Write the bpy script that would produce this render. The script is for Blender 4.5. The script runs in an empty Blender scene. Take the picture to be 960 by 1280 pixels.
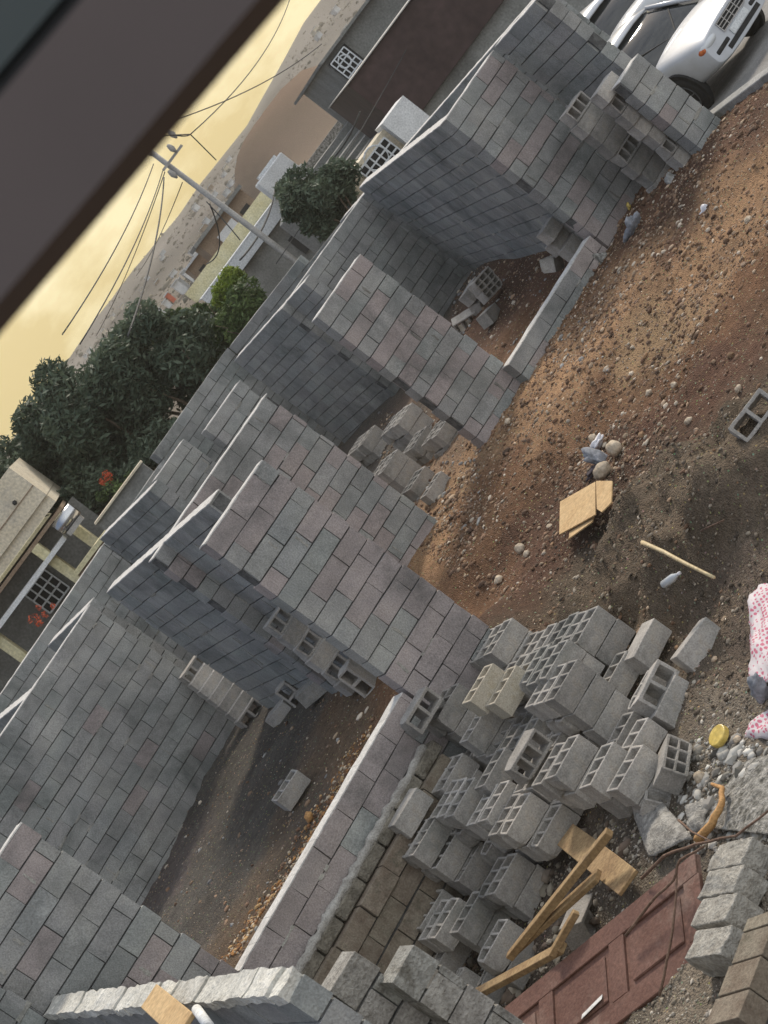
import bpy, bmesh, math, random
from mathutils import Vector, Matrix, noise
R=math.radians
scene=bpy.context.scene
C=scene.collection
random.seed(7)
# ---------------------------------------------------------------- survey of the photograph (960x1280)
RHO=R(53.5); F=2450.; VH=370.; H=4.5
PIT=math.atan(VH/F)
def uv(x,y):
    X=x-480;Y=y-640
    return X*math.cos(RHO)-Y*math.sin(RHO), -(X*math.sin(RHO)+Y*math.cos(RHO))
def ray(x,y):
    u,v=uv(x,y)
    return (u/F, math.cos(PIT)+v/F*math.sin(PIT), -math.sin(PIT)+v/F*math.cos(PIT))
def at(x,y,z):
    r=ray(x,y); t=(z-H)/r[2]; return Vector((r[0]*t,r[1]*t,z))
def atd(x,y,d):
    r=ray(x,y); t=d/r[1]; return Vector((r[0]*t,d,H+r[2]*t))
BA=R(22.2)
AD=Vector((math.cos(BA),math.sin(BA),0)); CD=Vector((math.sin(BA),-math.cos(BA),0))  # along the rooms, towards the viewer
def fromac(a,c,z=0): return AD*a+CD*c+Vector((0,0,z))
def toac(P): return P.x*AD.x+P.y*AD.y, P.x*CD.x+P.y*CD.y
# ---------------------------------------------------------------- materials
def nmat(name): 
    m=bpy.data.materials.new(name); m.use_nodes=True
    nt=m.node_tree; b=nt.nodes['Principled BSDF']; return m,nt,b
def N(nt,t,**k):
    n=nt.nodes.new(t)
    for a,v in k.items():
        if a in n.inputs: n.inputs[a].default_value=v
        else: setattr(n,a,v)
    return n
def L(nt,a,b): nt.links.new(a,b)
def mixc(nt,fac,a,b,bt='MIX'):
    n=nt.nodes.new('ShaderNodeMix'); n.data_type='RGBA'; n.blend_type=bt
    for s,v in ((0,fac),(6,a),(7,b)):
        if isinstance(v,(int,float)): n.inputs[s].default_value=v
        elif isinstance(v,(tuple,list)): n.inputs[s].default_value=(*v[:3],1)
        else: L(nt,v,n.inputs[s])
    return n.outputs[2]
def ramp(nt,src,stops):
    r=nt.nodes.new('ShaderNodeValToRGB'); e=r.color_ramp.elements
    while len(e)<len(stops): e.new(.5)
    for q,(p,c) in zip(e,stops):
        q.position=p; q.color=(c,c,c,1) if isinstance(c,(int,float)) else (*c,1)
    L(nt,src,r.inputs[0]); return r.outputs[0]
def rough_mat(name,c1,c2,scale=6,rough=.9,bump=.3,bscale=60,c3=None,attr=None,rand=0,bdist=.01,metal=0,spec=.3,stain=False):
    """two-tone noisy surface, finer grain, bump; optional per-block colour attribute / per-object variation"""
    m,nt,b=nmat(name)
    tc=N(nt,'ShaderNodeTexCoord'); src=tc.outputs['Object']
    n1=N(nt,'ShaderNodeTexNoise'); n1.inputs['Scale'].default_value=scale; n1.inputs['Detail'].default_value=6; n1.inputs['Roughness'].default_value=.65
    n2=N(nt,'ShaderNodeTexNoise'); n2.inputs['Scale'].default_value=bscale; n2.inputs['Detail'].default_value=4
    L(nt,src,n1.inputs['Vector']); L(nt,src,n2.inputs['Vector'])
    f=ramp(nt,n1.outputs[0],[(.36,0.),(.64,1.)])
    col=mixc(nt,f,c1,c2)
    if c3:
        n3=N(nt,'ShaderNodeTexNoise'); n3.inputs['Scale'].default_value=scale*.45; n3.inputs['Detail'].default_value=8; n3.inputs['Roughness'].default_value=.7
        L(nt,src,n3.inputs['Vector'])
        col=mixc(nt,ramp(nt,n3.outputs[0],[(.56,0.),(.66,.8)]),col,c3)
    col=mixc(nt,1.,col,ramp(nt,n2.outputs[0],[(.3,.72),(.7,1.12)]),'MULTIPLY')
    if attr:
        at_=N(nt,'ShaderNodeVertexColor'); at_.layer_name=attr
        col=mixc(nt,1.,col,at_.outputs[0],'MULTIPLY')
    if rand:
        oi=N(nt,'ShaderNodeObjectInfo')
        col=mixc(nt,1.,col,ramp(nt,oi.outputs['Random'],[(0,1-rand),(.5,1.),(1.,1+rand)]),'MULTIPLY')
    if stain:
        n4=N(nt,'ShaderNodeTexNoise'); n4.inputs['Scale'].default_value=.9; n4.inputs['Detail'].default_value=7; n4.inputs['Roughness'].default_value=.68; n4.inputs['Distortion'].default_value=.6
        gm=N(nt,'ShaderNodeNewGeometry'); L(nt,gm.outputs['Position'],n4.inputs['Vector'])
        col=mixc(nt,1.,col,ramp(nt,n4.outputs[0],[(.34,(.60,.63,.63)),(.50,(1.,1.,1.)),(.66,(1.16,1.14,1.10))]),'MULTIPLY')
    L(nt,col,b.inputs['Base Color']); b.inputs['Roughness'].default_value=rough; b.inputs['Metallic'].default_value=metal
    b.inputs['Specular IOR Level'].default_value=spec
    bp=N(nt,'ShaderNodeBump'); bp.inputs['Strength'].default_value=bump; bp.inputs['Distance'].default_value=bdist
    ad=N(nt,'ShaderNodeMath'); ad.operation='ADD'; L(nt,n1.outputs[0],ad.inputs[0]); L(nt,n2.outputs[0],ad.inputs[1])
    L(nt,ad.outputs[0],bp.inputs['Height']); L(nt,bp.outputs[0],b.inputs['Normal'])
    return m
M={}
def clean_mat(name,c,rough=.4,metal=0,spec=.5,coat=0,dust=None):
    m,nt,b=nmat(name); tc=N(nt,'ShaderNodeTexCoord'); n=N(nt,'ShaderNodeTexNoise'); n.inputs['Scale'].default_value=2.5; n.inputs['Detail'].default_value=6; L(nt,tc.outputs['Object'],n.inputs['Vector'])
    d=dust or tuple(q*.82 for q in c)
    L(nt,mixc(nt,ramp(nt,n.outputs[0],[(.4,0.),(.75,1.)]),c,d),b.inputs['Base Color'])
    b.inputs['Roughness'].default_value=rough; b.inputs['Metallic'].default_value=metal; b.inputs['Specular IOR Level'].default_value=spec; b.inputs['Coat Weight'].default_value=coat
    return m
M['wall']=rough_mat('wall_block_concrete',(.34,.345,.335),(.46,.465,.45),2.2,.95,.6,70,(.28,.285,.275),'col',bdist=.012,stain=True)
M['mortar']=rough_mat('mortar',(.07,.07,.07),(.15,.15,.145),7,.95,.6,50)
M['skim']=rough_mat('skylit_mortar',(.52,.50,.47),(.68,.66,.62),6,.9,.5,40)  # whitish mortar, lightened to carry the sky light on wall tops
M['mortar_light']=rough_mat('pale_mortar',(.30,.28,.25),(.46,.44,.40),9,.95,.8,60,bdist=.02)
M['block']=rough_mat('loose_block_concrete',(.29,.27,.245),(.43,.405,.37),5,.95,.6,70,(.36,.31,.25),rand=.24,stain=True)
M['blockw']=rough_mat('dusty_block_concrete',(.42,.37,.29),(.5,.45,.36),6,.95,.5,80,(.36,.3,.2))
M['oldblock']=rough_mat('old_block_concrete',(.30,.285,.26),(.56,.54,.50),9,.95,1.,50,(.20,.18,.15),bdist=.02,attr='col')
M['brownblock']=rough_mat('earth_stained_block',(.23,.18,.135),(.36,.31,.24),7,.95,.8,60,(.15,.14,.10),'col')
M['rubble']=rough_mat('mossy_rubble',(.09,.085,.07),(.46,.44,.40),14,.95,1.,40,(.08,.08,.065),bdist=.03)
M['white']=rough_mat('white_plaster',(.66,.66,.64),(.78,.78,.76),3,.8,.2,30)
M['cream']=rough_mat('cream_plaster',(.66,.57,.42),(.76,.68,.53),1.5,.85,.2,20,(.50,.45,.37))
M['yellow']=rough_mat('yellow_plaster',(.60,.53,.30),(.70,.64,.42),2,.85,.2,20)
M['greyplaster']=rough_mat('grey_plaster',(.20,.20,.185),(.28,.28,.26),1.5,.9,.3,20,(.15,.15,.14))
M['brownplaster']=rough_mat('brown_plaster',(.26,.18,.12),(.36,.27,.19),1.5,.9,.3,20)
M['maroon']=rough_mat('maroon_sheet',(.045,.028,.026),(.075,.048,.045),.6,.75,.3,5,(.10,.07,.065))
M['roofsheet']=rough_mat('pale_roof_sheet',(.55,.57,.58),(.68,.70,.70),2,.6,.1,20)
M['dark']=rough_mat('dark_void',(.02,.02,.02),(.035,.035,.035),4,.7,.1,20)
M['wood']=rough_mat('sawn_timber',(.27,.17,.08),(.38,.26,.13),5,.75,.3,40,(.20,.13,.07))
M['stick']=rough_mat('bamboo_cane',(.50,.38,.20),(.62,.50,.30),9,.6,.3,40)
M['bark']=rough_mat('bark',(.10,.075,.05),(.17,.13,.095),8,.95,.8,30)
M['twig']=rough_mat('dry_branch',(.13,.08,.055),(.22,.14,.10),10,.9,.6,40)
M['leaf_dead']=rough_mat('dead_leaf',(.40,.20,.07),(.55,.32,.13),14,.8,.5,60)
M['reddoor']=rough_mat('rust_red_paint',(.15,.072,.052),(.20,.105,.078),3,.6,.4,40,(.28,.19,.15))
M['cardboard']=rough_mat('cardboard',(.50,.33,.16),(.60,.42,.22),4,.9,.1,30)
M['stone']=rough_mat('pale_cobble',(.42,.33,.23),(.56,.47,.36),8,.9,.4,40,rand=.2)
M['plastic_white']=rough_mat('white_film',(.72,.70,.72),(.82,.80,.82),8,.4,.4,20,spec=.5)
M['greycloth']=rough_mat('grey_rag',(.20,.21,.23),(.32,.33,.36),8,.9,.5,30)
M['darkcloth']=rough_mat('dark_cloth',(.05,.04,.05),(.10,.08,.09),8,.9,.5,30)
M['yellowlid']=rough_mat('yellow_plastic',(.62,.44,.08),(.72,.54,.15),6,.4,.1,30,spec=.5)
M['bag']=rough_mat('cement_bag_paper',(.17,.16,.145),(.42,.40,.36),10,.9,.8,50,(.15,.14,.12),bdist=.02)
M['carpaint']=clean_mat('white_car_paint',(.52,.54,.57),.35,0,.5,.6,(.40,.40,.39))
M['glass']=clean_mat('car_glass',(.012,.014,.014),.06,0,.8)
M['seal']=clean_mat('rubber_seal',(.035,.034,.033),.7,0,.2)
M['tyre']=clean_mat('tyre_rubber',(.03,.03,.03),.85,0,.2)
M['rim']=clean_mat('alloy',(.16,.165,.17),.45,.5)
M['chrome']=clean_mat('chrome',(.6,.6,.6),.2,.9)
M['lamp_glass']=clean_mat('lamp_glass',(.6,.62,.63),.12)
M['amber']=rough_mat('amber_lens',(.55,.13,.04),(.62,.18,.05),20,.25,.1,40)
M['redlens']=rough_mat('red_lens',(.45,.03,.03),(.5,.05,.04),20,.25,.1,40)
M['metalgrey']=rough_mat('weathered_metal',(.30,.29,.27),(.42,.40,.37),4,.6,.2,40)
M['whitemetal']=rough_mat('white_painted_iron',(.62,.64,.64),(.72,.74,.74),6,.5,.1,40)
M['wire']=rough_mat('cable_sheath',(.05,.05,.05),(.08,.08,.075),6,.8,.1,40)
M['concrete']=rough_mat('street_concrete',(.22,.215,.205),(.31,.30,.285),1.4,.92,.4,40,(.17,.16,.15))
M['kerb']=rough_mat('kerb_concrete',(.26,.26,.245),(.40,.39,.37),4,.92,.6,50)
M['lintel_brown']=clean_mat('brown_frame_paint',(.115,.092,.086),.6,0,.2,0,(.095,.076,.071))
M['lintel_teal']=clean_mat('slate_frame_paint',(.066,.078,.076),.6,0,.2)
M['redflower']=rough_mat('red_petals',(.55,.09,.04),(.7,.16,.07),20,.8,.1,40)
def leafmat(name,c1,c2):
    m,nt,b=nmat(name)
    at_=N(nt,'ShaderNodeVertexColor'); at_.layer_name='col'
    col=mixc(nt,at_.outputs[0],c1,c2); L(nt,col,b.inputs['Base Color'])
    b.inputs['Roughness'].default_value=.6; b.inputs['Specular IOR Level'].default_value=.3
    tr=N(nt,'ShaderNodeBsdfTranslucent'); L(nt,col,tr.inputs[0])
    mx=N(nt,'ShaderNodeMixShader'); mx.inputs[0].default_value=.25
    L(nt,b.outputs[0],mx.inputs[1]); L(nt,tr.outputs[0],mx.inputs[2])
    L(nt,mx.outputs[0],nt.nodes['Material Output'].inputs[0]); return m
M['leaf']=leafmat('olive_leaves',(.055,.080,.050),(.19,.235,.16))
M['leafgreen']=leafmat('green_leaves',(.06,.095,.03),(.19,.26,.09))
M['leafyellow']=leafmat('yellow_green_leaves',(.10,.15,.02),(.34,.42,.06))
# ---------------------------------------------------------------- object helpers
def mesh_of(name,bm,mats,smooth=False):
    me=bpy.data.meshes.new(name); bm.normal_update(); bm.to_mesh(me); bm.free()
    for m in (mats if isinstance(mats,(list,tuple)) else [mats]): me.materials.append(m)
    if smooth:
        for p in me.polygons: p.use_smooth=True
    return me
def obj(name,bm,mats,parent=None,smooth=False,label=None,cat=None,group=None,kind=None,loc=None):
    me=bm if isinstance(bm,bpy.types.Mesh) else mesh_of(name,bm,mats,smooth)
    o=bpy.data.objects.new(name,me); C.objects.link(o)
    if parent is not None: o.parent=parent
    if loc is not None: o.location=loc
    tag(o,label,cat,group,kind); return o
def tag(o,label=None,cat=None,group=None,kind=None):
    if label: o['label']=label
    if cat: o['category']=cat
    if group: o['group']=group
    if kind: o['kind']=kind
    return o
def thing(name,label,cat,loc=(0,0,0),rotz=0,group=None):
    o=bpy.data.objects.new(name,None); C.objects.link(o); o.location=loc; o.rotation_euler=(0,0,rotz)
    return tag(o,label,cat,group)
def box(bm,c,s,M4=None):
    """box centred c, full size s"""
    vs=[]
    for dx in (-.5,.5):
        for dy in (-.5,.5):
            for dz in (-.5,.5):
                p=Vector((c[0]+dx*s[0],c[1]+dy*s[1],c[2]+dz*s[2]))
                vs.append(bm.verts.new(M4@p if M4 else p))
    fs=[]
    for q in ((0,1,3,2),(4,6,7,5),(0,4,5,1),(2,3,7,6),(0,2,6,4),(1,5,7,3)):
        fs.append(bm.faces.new([vs[i] for i in q]))
    return vs,fs
def frame(P,Q,up=Vector((0,0,1))):
    """matrix: x along P->Q, z up, y = away"""
    x=(Q-P).normalized(); y=up.cross(x).normalized(); z=x.cross(y)
    return Matrix(((x.x,y.x,z.x,P.x),(x.y,y.y,z.y,P.y),(x.z,y.z,z.z,P.z),(0,0,0,1)))
def bar(bm,P,Q,w,h,up=Vector((0,0,1))):
    Mx=frame(P,Q,up); Ln=(Q-P).length
    return box(bm,(Ln/2,0,0),(Ln,w,h),Mx)
def tube(bm,pts,rad,seg=8,cap=True):
    pts=[Vector(p) for p in pts]; n=len(pts)
    if not isinstance(rad,(list,tuple)): rad=[rad]*n
    rings=[]
    for i,p in enumerate(pts):
        t=(pts[min(i+1,n-1)]-pts[max(i-1,0)]).normalized()
        a=Vector((0,0,1)) if abs(t.z)<.9 else Vector((1,0,0))
        x=t.cross(a).normalized(); y=t.cross(x)
        rings.append([bm.verts.new(p+(x*math.cos(6.2832*k/seg)+y*math.sin(6.2832*k/seg))*rad[i]) for k in range(seg)])
    for i in range(n-1):
        for k in range(seg):
            bm.faces.new((rings[i][k],rings[i][(k+1)%seg],rings[i+1][(k+1)%seg],rings[i+1][k]))
    if cap: bm.faces.new(rings[0][::-1]); bm.faces.new(rings[-1])
def lump(bm,c,r,seed=0,sub=1,amt=.25,sq=(1,1,1)):
    g=bmesh.ops.create_icosphere(bm,subdivisions=sub,radius=1)
    rot=Matrix.Rotation(seed*1.7,3,'Z')@Matrix.Rotation(seed*.9,3,'X')
    o=Vector((seed*3.1,seed*1.3,seed*.7))
    for v in g['verts']:
        d=v.co.normalized(); k=1+amt*noise.noise(d*1.6+o)*2
        v.co=rot@Vector((d.x*k*sq[0],d.y*k*sq[1],d.z*k*sq[2]))*r+Vector(c)
def setcol(bm,name='col'):
    return bm.loops.layers.color.get(name) or bm.loops.layers.color.new(name)
def bevel(o,w=.006,seg=1):
    m=o.modifiers.new('bevel','BEVEL'); m.width=w; m.segments=seg; m.limit_method='ANGLE'; m.angle_limit=R(40); return o
# ---------------------------------------------------------------- terrain
CP=[]
def cp(x,y,z,w=1): 
    P=at(x,y,z); CP.append((P.x,P.y,z,w))
for q in [(605,775,.40),(548,655,.45),(560,570,.5),(630,535,.5),(700,440,.5),(745,330,.5),(790,255,.58),(885,195,.6),(950,125,.5),
          (600,660,.42),(650,560,.48),(720,430,.5),(800,330,.5),(900,220,.45),(660,700,.15),(740,600,.12),(820,480,.15),(900,350,.2),(955,260,.25),
          (700,735,.05),(760,665,.0),(850,600,-.02),(955,500,.0),
          (730,745,-.1),(800,680,.05),(870,640,.12),(960,570,.1),(800,740,-.2),(900,700,-.2),(955,650,-.15),
          (785,835,-.42),(860,828,-.42),(850,820,-.40),(900,850,-.4),(955,800,-.35),(880,950,-.45),(955,930,-.45),(940,1040,-.5),(850,1000,-.5),(900,1200,-.58),(800,1250,-.62),(955,1270,-.6),
          (300,1190,.3),(390,1000,.3),(460,870,.38),(250,1100,.3),(330,960,.38),(200,1130,.3),(300,900,.45),(440,850,.4),
          (600,345,.85),(660,330,.75),(620,410,.7),(570,430,.7),(500,500,.6)]: cp(*q)
for q in [(5.6,-15.3,-.2),(5.0,-14.5,-.4),(5.4,-13.6,-.45),(4.7,-13.2,-.5),(4.3,-15.3,-.5),(4.0,-14.2,-.6),(3.6,-15.5,-.85),(3.3,-14.5,-.85),(3.0,-15.2,-1.0),(2.6,-14.5,-1.0),(3.2,-13.6,-.85),(2.2,-13,-1.),(2.6,-15.8,-1.0),
          (6.2,-15.6,.1),(6.3,-14.6,-.15),(6.0,-13.6,-.3)]:
    P=fromac(q[0],q[1]); CP.append((P.x,P.y,q[2],1.5))
for q in [(-4,22,.3),(-5.5,27,.4),(-2,26,.4),(-6,19,.3),(0,27,.5),(1,31,.6),(3,29,.8),(-8,32,.4),(-3,36,.4),(3,38,.4),(8,30,.42),(7.2,25,.42),(8,22,.42),(10,20,.42),(9,26,.42),(-1,8,-1.),(-3,11,-1.),(3,8,-.7),(-5,13,-.6),(-8,16,-.2),(6,14,-.3),(9,14,0),(0,44,.4),(-15,30,.4),(16,28,.42),(-10,12,-.6),(12,10,-.4)]: CP.append((*q,1.))
def fbm(x,y,s,o=4):
    return noise.fractal(Vector((x*s,y*s,3.7)),.9,2.,o)
def near_h(x,y):
    sw=0;sz=0
    for a,b_,z,w in CP:
        d2=(x-a)**2+(y-b_)**2
        k=w/(d2*d2+.02); sw+=k; sz+=k*z
    return sz/sw
RIDGE=[(-900,58),(-43,60),(54,62),(197,62),(282,58),(377,70),(429,76),(467,75),(560,72),(900,60)]
def far_h(x,y):
    d=max(y,1); u=x/d*F
    if d<=60: return .4
    for (a,va),(b_,vb) in zip(RIDGE,RIDGE[1:]):
        if a<=u<=b_: top=va+(vb-va)*(u-a)/(b_-a); break
    else: top=58
    D=620.
    zt=H+top*D/F
    prof=[(60,.4),(100,1.7),(200,3.9),(350,8.),(620,zt),(5000,zt)]
    for (d0,z0),(d1,z1) in zip(prof,prof[1:]):
        if d<=d1: z=z0+(z1-z0)*(d-d0)/(d1-d0); break
    z+=fbm(x,y,.011,5)*1.8*min(1,max(0,(d-200)/200))
    # bare earth rise behind the houses
    mu=(u-310)/120.; md=(d-150)/55.
    z+=4.6*math.exp(-mu**4)*math.exp(-md*md)
    return z
def ground_z(x,y):
    if y<46 and abs(x)<20: 
        z=near_h(x,y)
        k=min(1,max(0,(y-36)/8.)); k=max(k,min(1,max(0,(abs(x)-12)/6.)))
        z=z*(1-k)+.4*k
    else: z=far_h(x,y)
    return z
def ground_detail(x,y):
    z=ground_z(x,y)
    if y<26 and abs(x)<10:
        z+=fbm(x,y,1.1,3)*.030+fbm(x+9,y,5.,4)*.026+fbm(x+3,y,14.,3)*.008
        # lumpy dark sand heap by the cane
        a,c=toac(Vector((x,y,0)))
        k=dig_mask(x,y)
        if k>0: z+=k*(abs(fbm(x,y,1.3,5))*.30+.13)
    return z
DIG=[at(766,716,0),at(830,640,0),at(895,600,0),at(955,570,0),at(868,675,-.1)]
def dig_mask(x,y):
    m=0
    for p,r in zip(DIG,(.8,1.0,1.1,1.1,.8)):
        d=math.hypot(x-p.x,y-p.y)/r; m=max(m,1-d)
    return max(0,min(1,m*2.6))
def axis(fine0,fine1,step,lo,hi,g=1.16):
    a=[fine0]
    while a[-1]<fine1: a.append(a[-1]+step)
    s=step
    while a[-1]<hi: s*=g; a.append(a[-1]+s)
    s=step; b_=[fine0]
    while b_[-1]>lo: s*=g; b_.append(b_[-1]-s)
    return b_[::-1][:-1]+a
xs=axis(-5.5,8.,.07,-500,500); ys=axis(8.5,26,.07,-18,690)
bm=bmesh.new(); cl=setcol(bm)
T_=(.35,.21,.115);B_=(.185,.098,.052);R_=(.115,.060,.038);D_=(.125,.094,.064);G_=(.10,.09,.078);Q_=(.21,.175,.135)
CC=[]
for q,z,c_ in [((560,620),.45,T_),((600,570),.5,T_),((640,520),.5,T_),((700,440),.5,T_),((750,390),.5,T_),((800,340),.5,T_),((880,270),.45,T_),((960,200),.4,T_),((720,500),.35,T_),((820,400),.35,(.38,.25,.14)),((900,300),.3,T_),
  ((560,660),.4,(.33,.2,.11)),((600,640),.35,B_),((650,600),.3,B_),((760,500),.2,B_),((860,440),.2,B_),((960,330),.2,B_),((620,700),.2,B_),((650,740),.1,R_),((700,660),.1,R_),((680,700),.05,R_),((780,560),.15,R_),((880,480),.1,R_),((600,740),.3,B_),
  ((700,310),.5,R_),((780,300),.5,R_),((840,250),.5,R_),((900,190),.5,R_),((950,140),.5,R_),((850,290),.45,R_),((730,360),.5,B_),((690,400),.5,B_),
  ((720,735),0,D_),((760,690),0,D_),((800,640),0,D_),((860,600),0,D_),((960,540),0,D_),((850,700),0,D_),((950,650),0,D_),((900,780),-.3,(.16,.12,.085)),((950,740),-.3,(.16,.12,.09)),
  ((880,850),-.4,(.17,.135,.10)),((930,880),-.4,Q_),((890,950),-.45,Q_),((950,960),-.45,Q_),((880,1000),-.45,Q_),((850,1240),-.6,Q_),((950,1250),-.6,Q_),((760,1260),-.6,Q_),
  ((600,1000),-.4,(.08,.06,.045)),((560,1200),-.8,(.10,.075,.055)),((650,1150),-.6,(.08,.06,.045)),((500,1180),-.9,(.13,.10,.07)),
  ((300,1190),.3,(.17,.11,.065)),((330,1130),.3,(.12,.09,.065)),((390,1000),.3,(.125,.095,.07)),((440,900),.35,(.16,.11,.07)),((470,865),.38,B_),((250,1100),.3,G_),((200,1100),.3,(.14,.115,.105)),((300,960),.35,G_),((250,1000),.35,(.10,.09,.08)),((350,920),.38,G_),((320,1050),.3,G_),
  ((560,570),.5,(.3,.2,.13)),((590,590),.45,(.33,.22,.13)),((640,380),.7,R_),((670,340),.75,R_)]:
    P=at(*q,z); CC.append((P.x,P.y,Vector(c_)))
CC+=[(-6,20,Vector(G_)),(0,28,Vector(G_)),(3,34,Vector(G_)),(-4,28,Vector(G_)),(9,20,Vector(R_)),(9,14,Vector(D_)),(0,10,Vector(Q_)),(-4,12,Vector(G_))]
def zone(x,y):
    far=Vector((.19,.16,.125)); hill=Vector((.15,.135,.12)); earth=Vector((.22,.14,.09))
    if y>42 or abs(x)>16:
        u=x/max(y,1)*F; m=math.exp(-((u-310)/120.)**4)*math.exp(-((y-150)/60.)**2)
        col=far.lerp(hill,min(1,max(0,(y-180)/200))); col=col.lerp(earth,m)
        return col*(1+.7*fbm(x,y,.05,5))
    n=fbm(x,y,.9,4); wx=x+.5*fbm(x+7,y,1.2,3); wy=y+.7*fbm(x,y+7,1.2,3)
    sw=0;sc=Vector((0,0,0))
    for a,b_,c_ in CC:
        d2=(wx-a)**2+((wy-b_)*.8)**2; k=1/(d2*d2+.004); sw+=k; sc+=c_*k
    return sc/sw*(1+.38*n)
grid=[]
for y in ys:
    grid.append([bm.verts.new((x,y,ground_detail(x,y) if -10<x<12 and y<46 else ground_z(x,y))) for x in xs])
for j in range(len(ys)-1):
    for i in range(len(xs)-1):
        f=bm.faces.new((grid[j][i],grid[j][i+1],grid[j+1][i+1],grid[j+1][i])); f.smooth=True
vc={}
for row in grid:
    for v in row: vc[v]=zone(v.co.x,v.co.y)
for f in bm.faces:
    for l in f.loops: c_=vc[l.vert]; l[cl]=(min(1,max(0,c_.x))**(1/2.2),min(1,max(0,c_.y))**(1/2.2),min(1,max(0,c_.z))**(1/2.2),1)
def groundmat():
    m,nt,b=nmat('bare_soil'); tc=N(nt,'ShaderNodeTexCoord')
    at_=N(nt,'ShaderNodeVertexColor'); at_.layer_name='col'
    n1=N(nt,'ShaderNodeTexNoise'); n1.inputs['Scale'].default_value=14; n1.inputs['Detail'].default_value=8; n1.inputs['Roughness'].default_value=.75
    v1=N(nt,'ShaderNodeTexVoronoi'); v1.inputs['Scale'].default_value=26
    v2=N(nt,'ShaderNodeTexVoronoi'); v2.inputs['Scale'].default_value=60
    for n in (n1,v1,v2): L(nt,tc.outputs['Object'],n.inputs['Vector'])
    col=mixc(nt,1.,at_.outputs[0],ramp(nt,n1.outputs[0],[(.3,.55),(.7,1.35)]),'MULTIPLY')
    peb=ramp(nt,v1.outputs['Distance'],[(.16,1.),(.30,0.)])
    sel=ramp(nt,v1.outputs['Color'],[(.55,0.),(.6,1.)])
    k=mixc(nt,1.,peb,sel,'MULTIPLY')
    tint=mixc(nt,.6,v1.outputs['Color'],(.5,.5,.5)); tint=mixc(nt,1.,(.62,.47,.34),tint,'MULTIPLY')
    col=mixc(nt,k,col,tint)
    L(nt,col,b.inputs['Base Color']); b.inputs['Roughness'].default_value=.97; b.inputs['Specular IOR Level'].default_value=.15
    h=N(nt,'ShaderNodeMath'); h.operation='SUBTRACT'; L(nt,n1.outputs[0],h.inputs[0]); L(nt,v2.outputs['Distance'],h.inputs[1])
    bp=N(nt,'ShaderNodeBump'); bp.inputs['Strength'].default_value=.8; bp.inputs['Distance'].default_value=.03
    L(nt,h.outputs[0],bp.inputs['Height']); L(nt,bp.outputs[0],b.inputs['Normal']); return m
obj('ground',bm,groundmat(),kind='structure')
# street slab behind the kerb
K0=Vector((6.15,24.2,0)); K1=Vector((6.75,22.2,0)); kd=(K1-K0).normalized()
bm=bmesh.new()
poly=[K0+Vector((.1,1.6,0)),K0+Vector((.12,0,0)),K1+kd*6+Vector((.12,0,0)),Vector((22,16,0)),Vector((22,44,0)),Vector((8.6,44,0)),Vector((7.2,28,0))]
vs=[bm.verts.new((p.x,p.y,.49)) for p in poly]; bm.faces.new(vs)
obj('street',bm,M['concrete'],kind='structure')
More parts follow.
